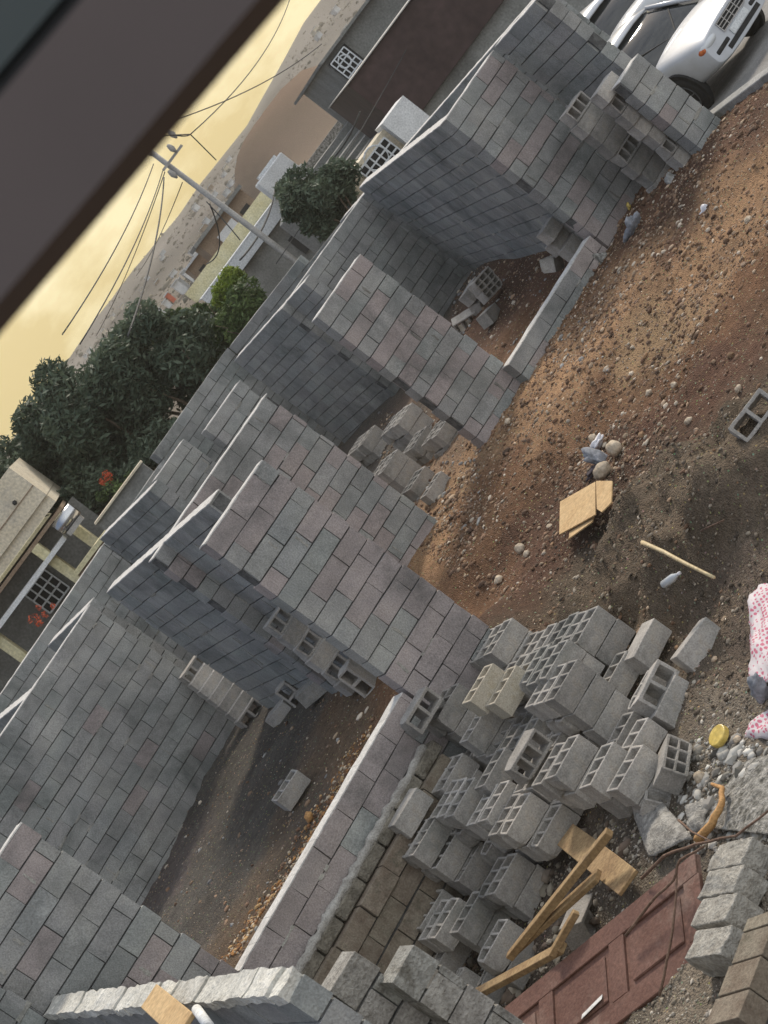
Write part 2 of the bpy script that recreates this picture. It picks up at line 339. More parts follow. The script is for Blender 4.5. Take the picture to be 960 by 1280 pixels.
# ---------------------------------------------------------------- block walls
PAL_=[(1.,.975,.96),(1.01,.98,.97),(.96,.98,.96),(.93,.95,.935),(1.,.985,.96),(1.03,1.015,.99),(.96,.94,.935),(.98,.985,.985)]
PAL=[tuple(1+(q-1)*.7 for q in p) for p in PAL_]
def block_wall(label,P,Q,z0,z1,thick=.2,mat='wall',seed=0,course=.2,blen=.405,z1b=None,pink=0,tooth=0,gap=.011,cat='block wall',jit=.006,topjit=0,name='block_wall',pale=None,skim=True):
    """P->Q runs left to right seen from the viewed side; wall body lies behind (to the left of P->Q)"""
    rnd=random.Random(seed*13+5)
    P=Vector((P[0],P[1],0));Q=Vector((Q[0],Q[1],0)); Ln=(Q-P).length
    rt=thing(name,label,cat,(P.x,P.y,z0),math.atan2((Q-P).y,(Q-P).x))
    bm=bmesh.new(); cl=setcol(bm)
    tag(rt,kind='thing')
    if z1b is None: z1b=z1
    hmax=max(z1,z1b)-z0; n=int(math.ceil(hmax/course))
    for i in range(n):
        zt=hmax-i*course; zb=zt-course+gap*1.15
        off=(i%2)*blen/2+rnd.uniform(-.03,.03)
        x=-off
        row=(i%2)
        while x<Ln-.02:
            xa=max(x,0); xb=min(x+blen,Ln)
            if tooth and row and xb>=Ln-.001: xb=min(xb,Ln)-rnd.uniform(0,.02)
            # top outline follows the line from z1 to z1b
            top_here=(z1+(z1b-z1)*((xa+xb)/2/Ln))-z0
            if xb-xa>.05 and zt<=top_here+course*.55:
                dz=rnd.uniform(-topjit,topjit) if i==0 else 0
                d=rnd.uniform(-jit,jit)
                vs,fs=box(bm,((xa+xb)/2,thick/2,(zt+zb)/2+dz),(xb-xa-gap*.55,thick+2*abs(d),zt-zb))
                tilt=rnd.uniform(-.012,.012)
                for v in vs: v.co.z+= (v.co.x-(xa+xb)/2)*tilt+rnd.uniform(-.003,.003); v.co.y+=d+rnd.uniform(-.003,.003); v.co.x+=rnd.uniform(-.004,.004)
                c=rnd.choice(PAL); k=rnd.uniform(.90,1.08)
                if pink and rnd.random()<pink: c=(1.09,.95,.94)
                for fi,f in enumerate(fs):
                    if fi==5 and False: pass
                    for l in f.loops: l[cl]=(min(1,(c[0]*k*.8))**.4545,min(1,(c[1]*k*.8))**.4545,min(1,(c[2]*k*.8))**.4545,1)
            x+=blen
    sm=bmesh.new()
    for k in range(int(Ln*hmax*2.6)+1):
        i=rnd.randrange(0,max(1,n-1)); zt=hmax-i*course
        xx=rnd.uniform(.1,max(.15,Ln-.1)); w=rnd.uniform(.05,.16)
        if rnd.random()<.5: c=(xx,-.001,zt-course+.005); sz=(w*1.3,.012,rnd.uniform(.014,.045))
        else: c=(xx,-.001,zt-course*.5); sz=(rnd.uniform(.012,.03),.010,course*rnd.uniform(.5,.9))
        box(sm,c,sz)
    bmesh.ops.subdivide_edges(sm,edges=sm.edges[:],cuts=2,use_grid_fill=True)
    for v in sm.verts: v.co+=Vector((noise.noise(v.co*23),noise.noise(v.co*19)*.3,noise.noise(v.co*29)))*.018
    tm=bpy.data.meshes.new('t'); sm.to_mesh(tm); sm.free(); f0_=len(bm.faces); bm.from_mesh(tm); bpy.data.meshes.remove(tm); bm.faces.ensure_lookup_table(); g_=rnd.uniform(.75,1.)
    for f in bm.faces[f0_:]:
        for l in f.loops: l[cl]=(g_,g_*.98,g_*.95,1)
    me=obj('blocks',bm,M[mat],rt); bevel(me,.007)
    # pale mortar skim on the open top, with sky-lit brightness painted in
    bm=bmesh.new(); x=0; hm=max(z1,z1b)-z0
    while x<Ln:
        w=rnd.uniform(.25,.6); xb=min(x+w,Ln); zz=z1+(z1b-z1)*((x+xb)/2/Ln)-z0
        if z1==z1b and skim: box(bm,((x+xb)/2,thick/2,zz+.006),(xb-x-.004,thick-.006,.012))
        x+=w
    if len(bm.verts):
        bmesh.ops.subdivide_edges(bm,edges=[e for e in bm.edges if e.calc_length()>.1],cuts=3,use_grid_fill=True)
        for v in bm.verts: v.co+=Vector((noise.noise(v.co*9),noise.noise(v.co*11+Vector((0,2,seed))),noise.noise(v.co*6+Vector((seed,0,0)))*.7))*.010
        obj('skylit_mortar_skim',bm,M['skim'],rt)
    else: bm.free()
    bm=bmesh.new()
    # mortar core set back from both faces
    hh=min(z1,z1b)-z0
    box(bm,(Ln/2,thick/2,hh/2-.01),(Ln-.03,thick-.05,hh-.03))
    obj('mortar',bm,M['mortar'],rt)
    return rt
def ext(P,Q,a=0,b_=0):
    P=Vector((P[0],P[1]));Q=Vector((Q[0],Q[1])); d=(Q-P).normalized(); return P-d*a,Q+d*b_
def Bface(near,far): return far,near     # left-facing wall: seen left to right = far -> near
block_wall('tall block wall at bottom left, cut off by the frame, joining the long low wall',(-5.9,14.8),(-3.77,15.86),-.4,2.97,seed=1,pink=.35,tooth=1)
block_wall('long knee-high block wall with pale top edge enclosing the front room',(-3.765,15.865),(-1.2,17.25),.02,.78,seed=2,pink=.5)
block_wall('tall narrow pinkish block wall standing foremost, just left of the soil bank',(-1.17,17.28),(-.27,17.66),-.3,3.0,seed=3,pink=.6,tooth=1)
block_wall('tall pinkish block wall right behind the foremost narrow one, beside the soil bank',(-1.95,21.9),(.30,23.0),.1,2.97,seed=4,pink=.45,tooth=1)
block_wall('shaded bluish partition running back from behind the foremost narrow wall',*Bface((-1.0,20.1),(-2.93,25.0)),.1,2.97,seed=5)
block_wall('wide grey block wall at the left behind the dark room floor',(-6.9,23.75),(-3.33,26.3),.1,2.97,seed=6,pink=.05,tooth=1)
block_wall('short partition going back from the right end of the wide grey left wall',*Bface((-3.45,26.55),(-4.5,28.7)),.3,2.97,seed=7)
block_wall('short partition going back from the middle of the wide grey left wall',*Bface((-4.75,25.55),(-5.75,28.0)),.3,2.97,seed=8)
block_wall('tall narrow pinkish wall between two block-strewn rooms, joined to the far knee-high wall',(1.38,23.25),(2.33,23.66),.1,3.02,seed=9,pink=.45,tooth=1)
block_wall('far knee-high block wall with pale top along the bright soil bank',(2.335,23.46),(4.33,24.36),.1,.80,seed=10,pink=.3)
block_wall('darkest bluish partition, in the room with the long heap of stacked blocks',*Bface((2.21,31.85),(.57,35.3)),.4,2.97,seed=11)
block_wall('dim greenish wall closing the room of tumbled blocks at its back',(1.7,32.6),(4.1,33.45),.4,2.97,seed=12)
block_wall('long bluish partition on the right side of the room of tumbled blocks',*Bface((4.36,24.68),(4.15,33.3)),.3,3.1,seed=13)
block_wall('tall brownish block wall at upper right, behind the two tall stacks of blocks',(4.37,24.40),(5.55,24.98),.2,3.12,seed=14,pink=.25)
block_wall('topmost block wall, with toothed end beside the white car',*Bface((6.08,23.78),(5.58,24.96)),.2,3.13,seed=15,tooth=1)
block_wall('waist-high pale pier of blocks directly in front of the white car wheel',(5.74,23.1),(6.22,23.3),.3,1.80,seed=16,pink=.1)
block_wall('left half of the rear boundary wall, below the big dark trees',ext((-6.02,31.4),(-3.31,33.8),6,0)[0],(-3.31,33.8),.3,2.97,seed=17)
block_wall('middle stretch of the rear boundary wall, highest against the green shrubs',(-3.3,33.81),(.72,36.5),.3,2.99,z1b=3.17,seed=18)
block_wall('rear boundary wall left of the utility pole foot, behind the darkest partition',(.73,36.5),(3.6,34.5),.3,3.15,z1b=2.98,seed=19)
block_wall('right part of the rear boundary wall, in front of the maroon building',(3.62,34.48),(6.95,26.9),.3,2.97,seed=20)
block_wall('small stub wall with stepped top halfway to the rear boundary wall',(-.6,29.3),(.31,29.75),.3,2.97,seed=21)
block_wall('small weathered stub wall nearest the rear boundary, left of the stepped one',(-1.8,32.3),(-1.0,32.7),.3,2.99,seed=22)
block_wall('dark shaded partition left of the weathered stub wall at the back',*Bface((-1.75,28.2),(-3.1,31.9)),.3,3.15,seed=23)
# near, lower left: old wall with a rough white top, a stub of block courses below the window
block_wall('shaded near wall at the bottom left with rough whitish capping',(-4.76,15.2),(-2.29,9.70),-.9,1.93,seed=24,skim=False,thick=.15)
bm=bmesh.new(); P=Vector((-4.76,15.2,1.93));Q=Vector((-2.29,9.70,1.93)); Mx=frame(P,Q); cl=setcol(bm); rnd=random.Random(3)
x=0;Ln=(Q-P).length
while x<Ln-.1:
    w=min(rnd.uniform(.24,.42),Ln-x); vs,fs=box(bm,(x+w/2,.075,.04+rnd.uniform(-.012,.012)),(w-.02,.175,.07),Mx)
    k=rnd.uniform(.85,1.0)
    for f in fs:
        for l in f.loops: l[cl]=(k,k,k*.98,1)
    x+=w
bmesh.ops.subdivide_edges(bm,edges=bm.edges[:],cuts=3,use_grid_fill=True)
for v in bm.verts: v.co+=Vector((noise.noise(v.co*9),noise.noise(v.co*8+Vector((3,1,0))),noise.noise(v.co*7)))*.02
M['capping']=rough_mat('whitish_capping',(.58,.56,.52),(.76,.74,.70),7,.9,.8,40,(.40,.38,.34),'col',bdist=.02)
cap=[o for o in C.objects if o.get('label','').startswith('shaded near wall')][0]
o=obj('capping',bm,M['capping'],cap); o.matrix_parent_inverse=Matrix.Translation(cap.location)@Matrix.Rotation(cap.rotation_euler.z,4,'Z'); o.matrix_parent_inverse.invert()
block_wall('dark high stub at the far left edge, above the whitish capped wall',(-5.3,14.6),(-4.75,15.2),-.6,2.55,seed=25)
block_wall('stub of rough grey block courses at the bottom edge, nearest the viewer',(-2.75,10.55),(-2.10,10.82),-.9,1.50,seed=26,skim=False,mat='oldblock',tooth=1,topjit=.01,thick=.22,pale='mortar_light')
block_wall('second course step of rough blocks at the bottom edge beside the nearest stub',(-2.095,10.6),(-1.86,10.7),-.9,1.28,seed=27,skim=False,mat='oldblock',thick=.22,pale='mortar_light')
plank_b=bmesh.new(); bar(plank_b,at(188,1246,2.06),at(232,1284,2.06),.17,.03)
o=obj('board',plank_b,M['cardboard'],label='short beige board lying on the whitish capping, bottom edge',cat='board'); bevel(o,.004)
tb=thing('spray_can','small white can with black cap lying on the whitish capping','can',(0,0,0))
P_=at(246,1262,2.06);Q_=at(262,1284,2.06)
q_=bmesh.new(); tube(q_,[P_,Q_],[.03,.03],14); obj('can_body',q_,M['white'],tb,smooth=True)
q_=bmesh.new(); tube(q_,[P_+(P_-Q_).normalized()*.05,P_],[.022,.026],14); obj('cap',q_,M['dark'],tb,smooth=True)
# foundation below the long low wall
f0=Vector((-3.9,15.62,0)); f1=Vector((-1.45,16.98,0))
fd=(f1-f0).normalized(); fn=Vector((fd.y,-fd.x,0))
fw=block_wall('brown earth-stained foundation courses below the long knee-high wall',(f0+fn*.10)[:2],(f1+fn*.10)[:2],-1.05,.24,thick=.3,mat='brownblock',seed=28,skim=False,topjit=.012,jit=.02,gap=.018,pale='mortar_light',cat='foundation')
bm=bmesh.new(); cl=setcol(bm)
Mx=frame(f0,f1); rnd=random.Random(9); x=0; Ln=(f1-f0).length
while x<Ln:
    w=rnd.uniform(.33,.4)
    vs,fs=box(bm,(x+w/2,.08+rnd.uniform(-.01,.01),.31),(w-.02,.24,.12),Mx)
    for f in fs:
        for l in f.loops: l[cl]=(.72,.70,.66,1)
    x+=w
o=obj('ledge_course',bm,M['oldblock'],label='grey ledge of blocks on top of the brown foundation',cat='ledge'); bevel(o,.012)
bm=bmesh.new(); pts=[f0.lerp(f1,i/79.)+fn*(-.01+.02*noise.noise(Vector((i*.31,0,0))))+Vector((0,0,.385)) for i in range(80)]
tube(bm,pts,[.045+.022*noise.noise(Vector((i*.45,3,0)))+.012*noise.noise(Vector((i*1.3,7,0))) for i in range(80)],12)
for v in bm.verts: v.co+=Vector((noise.noise(v.co*14),noise.noise(v.co*13),noise.noise(v.co*15)))*.022
obj('mortar_fillet',bm,M['mortar_light'],smooth=True,label='ragged pale mortar fillet along the foot of the long knee-high wall',cat='mortar')
# ---------------------------------------------------------------- loose blocks
def vox(xs,ys,holes,h):
    bm=bmesh.new(); nx,ny=len(xs)-1,len(ys)-1
    S=lambda i,j: 0<=i<nx and 0<=j<ny and (i,j) not in holes
    V={}
    def v(i,j,k):
        if (i,j,k) not in V: V[(i,j,k)]=bm.verts.new((xs[i],ys[j],(0,h)[k]))
        return V[(i,j,k)]
    for i in range(nx):
        for j in range(ny):
            if not S(i,j): continue
            bm.faces.new((v(i,j,1),v(i+1,j,1),v(i+1,j+1,1),v(i,j+1,1)))
            bm.faces.new((v(i,j,0),v(i,j+1,0),v(i+1,j+1,0),v(i+1,j,0)))
            if not S(i,j-1): bm.faces.new((v(i,j,0),v(i+1,j,0),v(i+1,j,1),v(i,j,1)))
            if not S(i,j+1): bm.faces.new((v(i+1,j+1,0),v(i,j+1,0),v(i,j+1,1),v(i+1,j+1,1)))
            if not S(i-1,j): bm.faces.new((v(i,j+1,0),v(i,j,0),v(i,j,1),v(i,j+1,1)))
            if not S(i+1,j): bm.faces.new((v(i+1,j,0),v(i+1,j+1,0),v(i+1,j+1,1),v(i+1,j,1)))
    # centre the footprint, chip the arrises a little
    bmesh.ops.subdivide_edges(bm,edges=[e for e in bm.edges if e.calc_length()>.15],cuts=3,use_grid_fill=True)
    for q in bm.verts:
        q.co.x-=(xs[0]+xs[-1])/2; q.co.y-=(ys[0]+ys[-1])/2; q.co.z-=h/2
        q.co+=Vector((noise.noise(q.co*31),noise.noise(q.co*27+Vector((5,0,0))),noise.noise(q.co*29+Vector((0,7,0)))))*.0035
    return bm
t=.024
def bmesh3(): return vox([0,t,.4/3-t/2+.004,.4/3+t/2+.004,.8/3-t/2-.004,.8/3+t/2-.004,.4-t,.4],[0,t,.195-t,.195],{(1,1),(3,1),(5,1)},.195)
def bmesh2(): return vox([0,.03,.185,.215,.37,.4],[0,.032,.163,.195],{(1,1),(3,1)},.195)
def bmesh6(): return vox([0,t,.12,.145,.255,.28,.376,.4],[0,t,.088,.107,.195-t,.195],{(i,j) for i in (1,3,5) for j in (1,3)},.195)
def bmeshs(): return vox([0,.4],[0,.195],set(),.195)
BM={}
rv=random.Random(77)
for k,fn_ in (('3',bmesh3),('2',bmesh2),('6',bmesh6),('s',bmeshs)):
    BM[k]=[]
    for q_ in range(5):
        b_=fn_(); off=Vector((q_*7.3,q_*3.1,0))
        for v in b_.verts: v.co+=Vector((noise.noise(v.co*24+off),noise.noise(v.co*22+off),noise.noise(v.co*26+off)))*.0035
        for c_ in range(0 if k=='s' else q_%4):
            cx,cy,cz=rv.choice((-.2,.2)),rv.choice((-.0975,.0975)),rv.choice((-.0975,.0975)); rr=rv.uniform(.035,.07)
            for v in b_.verts:
                d=(v.co-Vector((cx,cy,cz))).length
                if d<rr: v.co-=Vector((cx,cy,cz)).normalized()*(rr-d)*.55
        BM[k].append(mesh_of('concrete_block',b_,M['block']))
BMW=mesh_of('concrete_block',bmesh3(),M['blockw'])
AZ=BA
rj=random.Random(21)
def blk(label,P,kind='3',rz=0,lay=0,tilt=(0,0),group='loose concrete blocks',mesh=None,yaw=None,scale=None):
    """P = centre; lay 0 holes up, 1 holes towards the viewer, 2 standing on end"""
    o=bpy.data.objects.new('concrete_block',mesh or rj.choice(BM[kind])); C.objects.link(o)
    base=Matrix.Rotation(AZ+R(rz),4,'Z')@Matrix.Rotation(R(tilt[0]),4,'X')@Matrix.Rotation(R(tilt[1]),4,'Y')
    if lay==1: base=base@Matrix.Rotation(R(90),4,'X')
    if lay==2: base=base@Matrix.Rotation(R(90),4,'Y')
    if lay==3: base=base@Matrix.Rotation(R(90),4,'Z')
    o.matrix_world=Matrix.Translation(P)@base
    tag(o,label,'concrete block',group); bevel(o,.004)
    return o
rj=random.Random(21)
def kpos(px,py,z,la=.2,lc=.0975):
    """centre of a block whose top/front/left corner is seen at px,py with its top at z"""
    P=at(px,py,z); return P+AD*la-CD*lc-Vector((0,0,.0975))
ORD=['','second','third','fourth','fifth','sixth','seventh','eighth','ninth','tenth','eleventh','twelfth']
def stack(desc,px,py,z,n=1,back=0,kind='3',bd=1,group='blocks of the big heap before the low wall',mesh=None,first=0,rz=0):
    """n layers under the corner block, 'back' further columns behind it (each bd layers)"""
    c=kpos(px,py,z)
    for i in range(n):
        lab=desc if i==0 else '%s under the %s'%(('first block','second block','third block','fourth block')[i-1],desc)
        blk(lab,c-Vector((0,0,.2*i))+CD*rj.uniform(-.008,.008)+AD*rj.uniform(-.012,.012),kind,rz+rj.uniform(-1.5,1.5),group=group,mesh=mesh if i==0 else None)
    for j in range(1,back+1):
        for i in range(bd):
            lab=('%s block behind the %s'%(ORD[j] if j>1 else 'first',desc)) if i==0 else 'buried under %s block behind the %s'%(ORD[j] if j>1 else 'first',desc)
            blk(lab,c-CD*(.205*j+rj.uniform(-.003,.003))-Vector((0,0,.2*i))+AD*rj.uniform(-.03,.03)+Vector((0,0,rj.uniform(-.01,.008))),kind,rz+rj.uniform(-2,2),group=group)
HG='blocks of the big heap before the low wall'
stack('topmost corner block of the heap',720,805,.20,2,10,bd=2)
stack('dark-faced block left of the heap top corner',682,846,.30,2,5,bd=2)
stack('clean-faced block at the middle of the heap',692,875,.26,3,2,bd=2)
stack('three-hole block right of the middle of the heap',755,863,-.08,1,0)
stack('tilted solid-looking block at the upper right rim of the heap',790,823,-.10,1,0,kind='s',rz=4)
blk('block lying with two big square holes showing at the right rim',kpos(795,879,-.12)+CD*.05,'2',8,1,(-14,0),HG)
blk('half-buried block at the right foot of the heap',kpos(820,897,-.26),'s',5,0,(-12,0),HG)
blk('farthest block lying alone on the soil right of the heap',kpos(853,822,-.20),'s',-10,0,(-10,4),HG)
stack('block at the right end of the front row',781,949,-.20,1,0)
stack('front two-row block below the middle of the heap',692,973,.10,2,1,bd=2)
stack('tilted block next right of the front two-row one',737,982,-.02,2,0,rz=3)
stack('plain-faced block of the lower right front',771,988,-.10,2,0,rz=-2)
blk('upright block with four square holes at the right end of the heap',kpos(812,975,-.22)+CD*.1,'6',35,1,(-20,0),HG)
blk('leaning thin-walled block below the upright one',kpos(800,1012,-.32),'3',35,1,(-25,0),HG)
blk('three-hole block lying open side out in the middle hollow of the heap',kpos(638,962,.22),'3',0,1,(0,0),HG)
blk('block half hidden behind the open-side one in the heap hollow',kpos(620,960,.14)-CD*.06-AD*.18,'3',2,0,(0,0),HG)
stack('dusty beige block riding highest on the heap',588,876,.52,1,0,mesh=BMW)
c=kpos(588,876,.52)+CD*.205-Vector((0,0,.13))
blk('second dusty beige block leaning on the highest one',c+AD*.03,'3',1,0,(0,0),HG,mesh=BMW)
stack('grey block under the dusty beige pair',583,927,.27,2,0)
stack('brown-dusted block left of the beige pair',546,899,.48,2,2,bd=2)
stack('two-row block nearest the tall narrow wall',613,817,.40,2,2,bd=2)
blk('white-edged block with two large holes leaning by the low wall',kpos(505,904,.72),'2',4,1,(0,0),HG)
stack('front block of the long shaded honeycomb row',487,980,.30,1,6,kind='3',bd=1)
stack('fill block in the heart of the heap',600,880,.16,1,5,bd=1)
stack('fill block behind the heap hollow',655,930,.05,1,6,bd=1)
stack('fill block beside the heap hollow',690,935,-.08,1,4,bd=1)
blk('white-topped solid block at the left front of the heap',kpos(492,1032,.34),'s',0,0,(0,0),HG)
stack('double-row block right of the white-topped solid one',565,1020,.14,2,2,bd=2)
stack('chipped block at the centre front of the heap',607,1026,.05,3,1,bd=2)
stack('deep-stacked block column at the left front',516,1070,.12,1,3,bd=2)
c=kpos(516,1070,.12)
for i,dc in ((1,.21),(2,.42)):
    blk('%s plain block face stepping down from the deep-stacked column'%('first','second')[i-1],c+CD*dc*.45-Vector((0,0,.2*i)),'3',0,0,(0,0),HG)
    blk('supporting block under the %s plain stepping face'%('first','second')[i-1],c+CD*dc*.45-Vector((0,0,.2*i+.2)),'3',0,0,(0,0),HG)
stack('dark block with shaded holes above the timber',617,1117,-.28,2,1,bd=2)
stack('lower left three-hole block of the heap',524,1162,-.30,2,1,bd=1)
stack('middle block of the lower row with broken corner',572,1165,-.32,2,0,bd=1)
stack('rightmost block of the lower row beside the timber',603,1204,-.42,2,0)
blk('small dark block with one visible hole near the brown foundation',kpos(510,1231,-.72),'2',6,0,(0,0),HG)
blk('six-hole block at the very bottom of the heap',kpos(553,1262,-.62),'6',0,0,(-8,0),HG)
blk('pale-rimmed block partly under the bottom plank',kpos(596,1246,-.68),'3',12,0,(-12,0),HG)
blk('light grey two-hole block under the timber beside the red door',at(728,1152,-.62),'2',35,1,(20,10),HG)
blk('broken block with pale triangular opening above the red door',at(768,1072,-.62),'2',-30,1,(35,10),HG)
# blocks that fill the body of the heap: only where no placed block already stands
def free(P,da=.395,dc=.19,dz=.17):
    a,c=toac(P)
    for o in HEAP:
        a2,c2=toac(o.location)
        if abs(a-a2)<da and abs(c-c2)<dc and abs(P.z-o.location.z)<dz: return False
    return True
HEAP=[o for o in C.objects if o.name.startswith('concrete_block')]
kf=0
WH=('left','middle','right')
for zt,a0,a1,c0,c1 in ((-.02,4.25,6.2,-16.2,-14.3),(-.22,4.25,6.2,-16.2,-13.35),(-.30,3.5,4.25,-16.1,-15.0),(-.50,3.3,4.25,-16.1,-15.0),(.16,4.7,6.2,-16.2,-15.0)):
    a_=a0; ci=0
    while a_<a1-.38:
        c_=c0
        while c_<c1:
            P=fromac(a_+.2,c_,zt-.0975)
            if free(P):
                lev='lowest' if zt<-.25 else 'lower' if zt<-.1 else 'middle' if zt<.1 else 'upper'
                blk('half-hidden block filling the %s layer of the heap'%lev,P+AD*rj.uniform(-.01,.01),'3',rj.uniform(-1.5,1.5),group=HG); HEAP.append(C.objects[-1]); kf+=1
            c_+=.207
        a_+=.41
print('fill',kf)
# stacks by the upper right walls
G2='blocks stacked against the upper right walls'
for s_,(u_,d_,zt,nn,nm) in enumerate(((548,24.0,2.05,8,'left'),(592,23.45,1.95,7,'right'))):
    for i in range(nn):
        P=Vector((u_/F*d_,d_,zt-.0975-.2*i-.02))
        lay=1 if (i*3+s_)%4==0 else 0
        kd_='3' if lay==1 else 's'
        blk('%s block from the top of the %s tall stack by the upper right wall'%(('topmost','second','third','fourth','fifth','sixth','seventh','eighth')[i],nm),P+AD*rj.uniform(-.02,.02)+CD*rj.uniform(-.02,.02),kd_,rj.uniform(-2,2),lay,group=G2)
        if s_==1 and i>0: blk('%s block of the outer column of the right tall stack'%('','topmost','second','third','fourth','fifth','lowest')[i],P+AD*.42+CD*rj.uniform(-.03,.03),'3' if i%3==0 else 's',rj.uniform(-5,5),1 if i%3==0 else 0,group=G2)
# tumbled blocks in the right room
G3='blocks tumbled in the right room'
def gz(P): return ground_z(P.x,P.y)
for k,(x_,y_,z_,kd_,lay,rz,tl,lb) in enumerate([
 (590,365,1.05,'s',0,10,(0,0),'upper plain block of the tumbled heap in the right room'),(603,352,1.15,'6',1,5,(0,8),'block with its row of dark holes facing out in the right room'),
 (612,362,.93,'6',1,5,(0,8),'lower block with dark holes under the upper one in the right room'),(600,378,.85,'s',1,25,(30,0),'slanting block leaning on the right room heap'),
 (583,400,.85,'3',1,-50,(20,20),'block with four dark slots tipped towards the pink wall'),(612,395,.80,'s',0,30,(10,10),'block lying flat at the foot of the right room heap'),
 (690,285,1.15,'s',0,5,(0,0),'pale square-ended block on top by the bluish partition'),(700,300,.95,'s',0,5,(0,0),'block under the pale square-ended one by the partition'),(716,306,.80,'s',0,8,(0,0),'lowest block beside the far knee-high wall end'),
 (690,330,.82,'3',0,30,(35,20),'smashed block leaning at the inner side of the far low wall')]):
    P=at(x_,y_,z_); blk(lb,P,kd_,rz,lay,tl,G3)
# long stack in the middle room
G4='blocks stacked on the middle room floor'
j=0
for (x_,y_,z_,n_,bk,ds) in [(452,556,.95,3,3,'left rear block of the middle room stack'),(478,590,1.0,3,2,'left front block of the middle room stack'),(497,530,1.0,3,3,'rear block of the middle room stack'),(545,545,.75,2,2,'right rear block of the middle room stack'),
                         (494,602,.75,3,2,'second block row of the middle room stack'),(531,620,.62,1,0,'lowest single block nearest the soil in the middle room'),(515,560,.8,2,1,'inner block of the middle room stack'),(512,612,.68,2,1,'soil-side block of the middle room stack')]:
    stack(ds,x_,y_,z_,n_,bk,bd=2,group=G4)
# room behind the long low wall
G5='blocks in the front room'
blk('single pale-rimmed block alone on the front room floor',at(364,988,.42),'3',-5,0,(6,0),G5)
blk('block on end with one dark hole at the foot of the foremost wall',at(448,848,.55),'2',40,2,(0,0),G5)
blk('dark slab-like block leaning behind the foremost wall',at(392,862,.52),'s',-40,0,(0,10),G5)
blk('dark block with open end at the foot of the blue partition',at(366,868,.5),'2',60,2,(0,0),G5)
blk('dark block lying flat on the shaded front room floor',at(352,890,.42),'s',-50,0,(0,0),G5)
for i in range(7):
    P=at(242,838,1.35).lerp(at(312,893,.5),i/6.); P=P+Vector((0,0,0))
    blk('%s block of the dark leaning stack between grey wall and blue partition'%(('topmost','second','third','fourth','fifth','sixth','lowest')[i]),Vector((P.x,P.y,1.6-.2*i if False else P.z)),'2' if i in (0,6) else 's',0,1 if i in (0,6) else 0,(0,0),G5)
for i in range(6):
    P=at(352,772,1.5).lerp(at(440,845,.55),i/5.)
    blk('%s block of the stack leaning behind the foremost narrow wall'%(('topmost','second','third','fourth','fifth','lowest')[i]),P,'s' if i%2 else '3',0,1 if i%2==0 else 0,(0,0),G5)
blk('grey block with two dark holes alone on the bank at the right edge',at(943,522,.34),'2',-25,1,(-25,0),'loose concrete blocks')
# four old solid blocks in a row
for i,(x_,y_) in enumerate([(886,1178),(893,1137),(901,1102),(912,1068)]):
    bm=vox([0,.42],[0,.205],set(),.21); bmesh.ops.subdivide_edges(bm,edges=bm.edges[:],cuts=4,use_grid_fill=True); cl=setcol(bm)
    for v in bm.verts: v.co+=Vector((noise.noise(v.co*12+Vector((i*5,0,0))),noise.noise(v.co*11+Vector((0,i*3,0))),noise.noise(v.co*13+Vector((i,i,0)))))*.010
    for f in bm.faces:
        up=f.normal.z>.6
        for l in f.loops: l[cl]=(.95,.94,.92,1)
    o=obj('solid_block',bm,M['oldblock'],label='%s of the four rough old solid blocks in a row, bottom right'%('nearest','second nearest','third','farthest')[i],cat='solid block',group='row of four old blocks'); bevel(o,.012,2)
    P=at(x_,y_,-.36); o.location=P+Vector((0,0,-.1)); o.rotation_euler=(0,0,AZ+R(90+4))
# ---------------------------------------------------------------- small things on the ground
def plank(name,label,p0,z0,p1,z1,w,h,mat='wood',roll=0):
    bm=bmesh.new(); P=at(*p0,z0);Q=at(*p1,z1); bar(bm,P,Q,w,h)
    bmesh.ops.subdivide_edges(bm,edges=bm.edges[:],cuts=2,use_grid_fill=True)
    for v in bm.verts: v.co+=Vector((noise.noise(v.co*5),noise.noise(v.co*6),noise.noise(v.co*4)))*.006
    o=obj(name,bm,M[mat],label=label,cat='plank'); bevel(o,.004); return o
plank('plank','long sawn timber slanting up from the lower heap, the left of two',(637,1196),-.34,(762,1040),-.12,.07,.06)
plank('plank','broken sawn timber with splintered end crossing under the long one',(641,1190),-.36,(748,1094),-.28,.11,.04)
plank('plank','lowest sawn timber reaching from the bottom blocks to the red door',(578,1252),-.40,(704,1184),-.34,.09,.05)
plank('plank','short upright-looking timber stub against the red door edge',(690,1194),-.32,(720,1140),-.25,.06,.05)
plank('plank','wide short board near the top of the red door',(708,1044),-.34,(786,1104),-.36,.21,.03)
plank('plank','grey splinter of wood beside the red door lower edge',(728,1262),-.56,(752,1246),-.55,.05,.03,'stick')
# red metal door lying on the rubble
A0=at(594,1290,-.42); A1=at(868,1066,-.36); B0=at(700,1300,-.56); 
xd=(A1-A0).normalized(); nrm=xd.cross((B0-A0)).normalized(); 
if nrm.z<0: nrm=-nrm
yd=nrm.cross(xd)
dl=(A1-A0).length; DM=Matrix(((xd.x,-yd.x,nrm.x,A0.x),(xd.y,-yd.y,nrm.y,A0.y),(xd.z,-yd.z,nrm.z,A0.z),(0,0,0,1)))
dr=thing('metal_door','rust-red panelled metal door lying on the rubble by the old blocks','door',(0,0,0))
W_=.80
bm=bmesh.new()
box(bm,(dl/2,W_/2,-.03),(dl,W_,.03),DM)
o=obj('door_leaf',bm,M['reddoor'],dr)
bm=bmesh.new()
def rail(x0,x1,y0,y1): box(bm,((x0+x1)/2,(y0+y1)/2,-.004),(x1-x0,y1-y0,.022),DM)
rail(0,dl,0,.17); rail(0,dl,W_-.17,W_)
nP=3
for i in range(nP+1):
    xc=.06+(dl-.12)*i/nP; rail(xc-.08,xc+.08,.17,W_-.17)
o=obj('frame',bm,M['reddoor'],dr); bevel(o,.005)
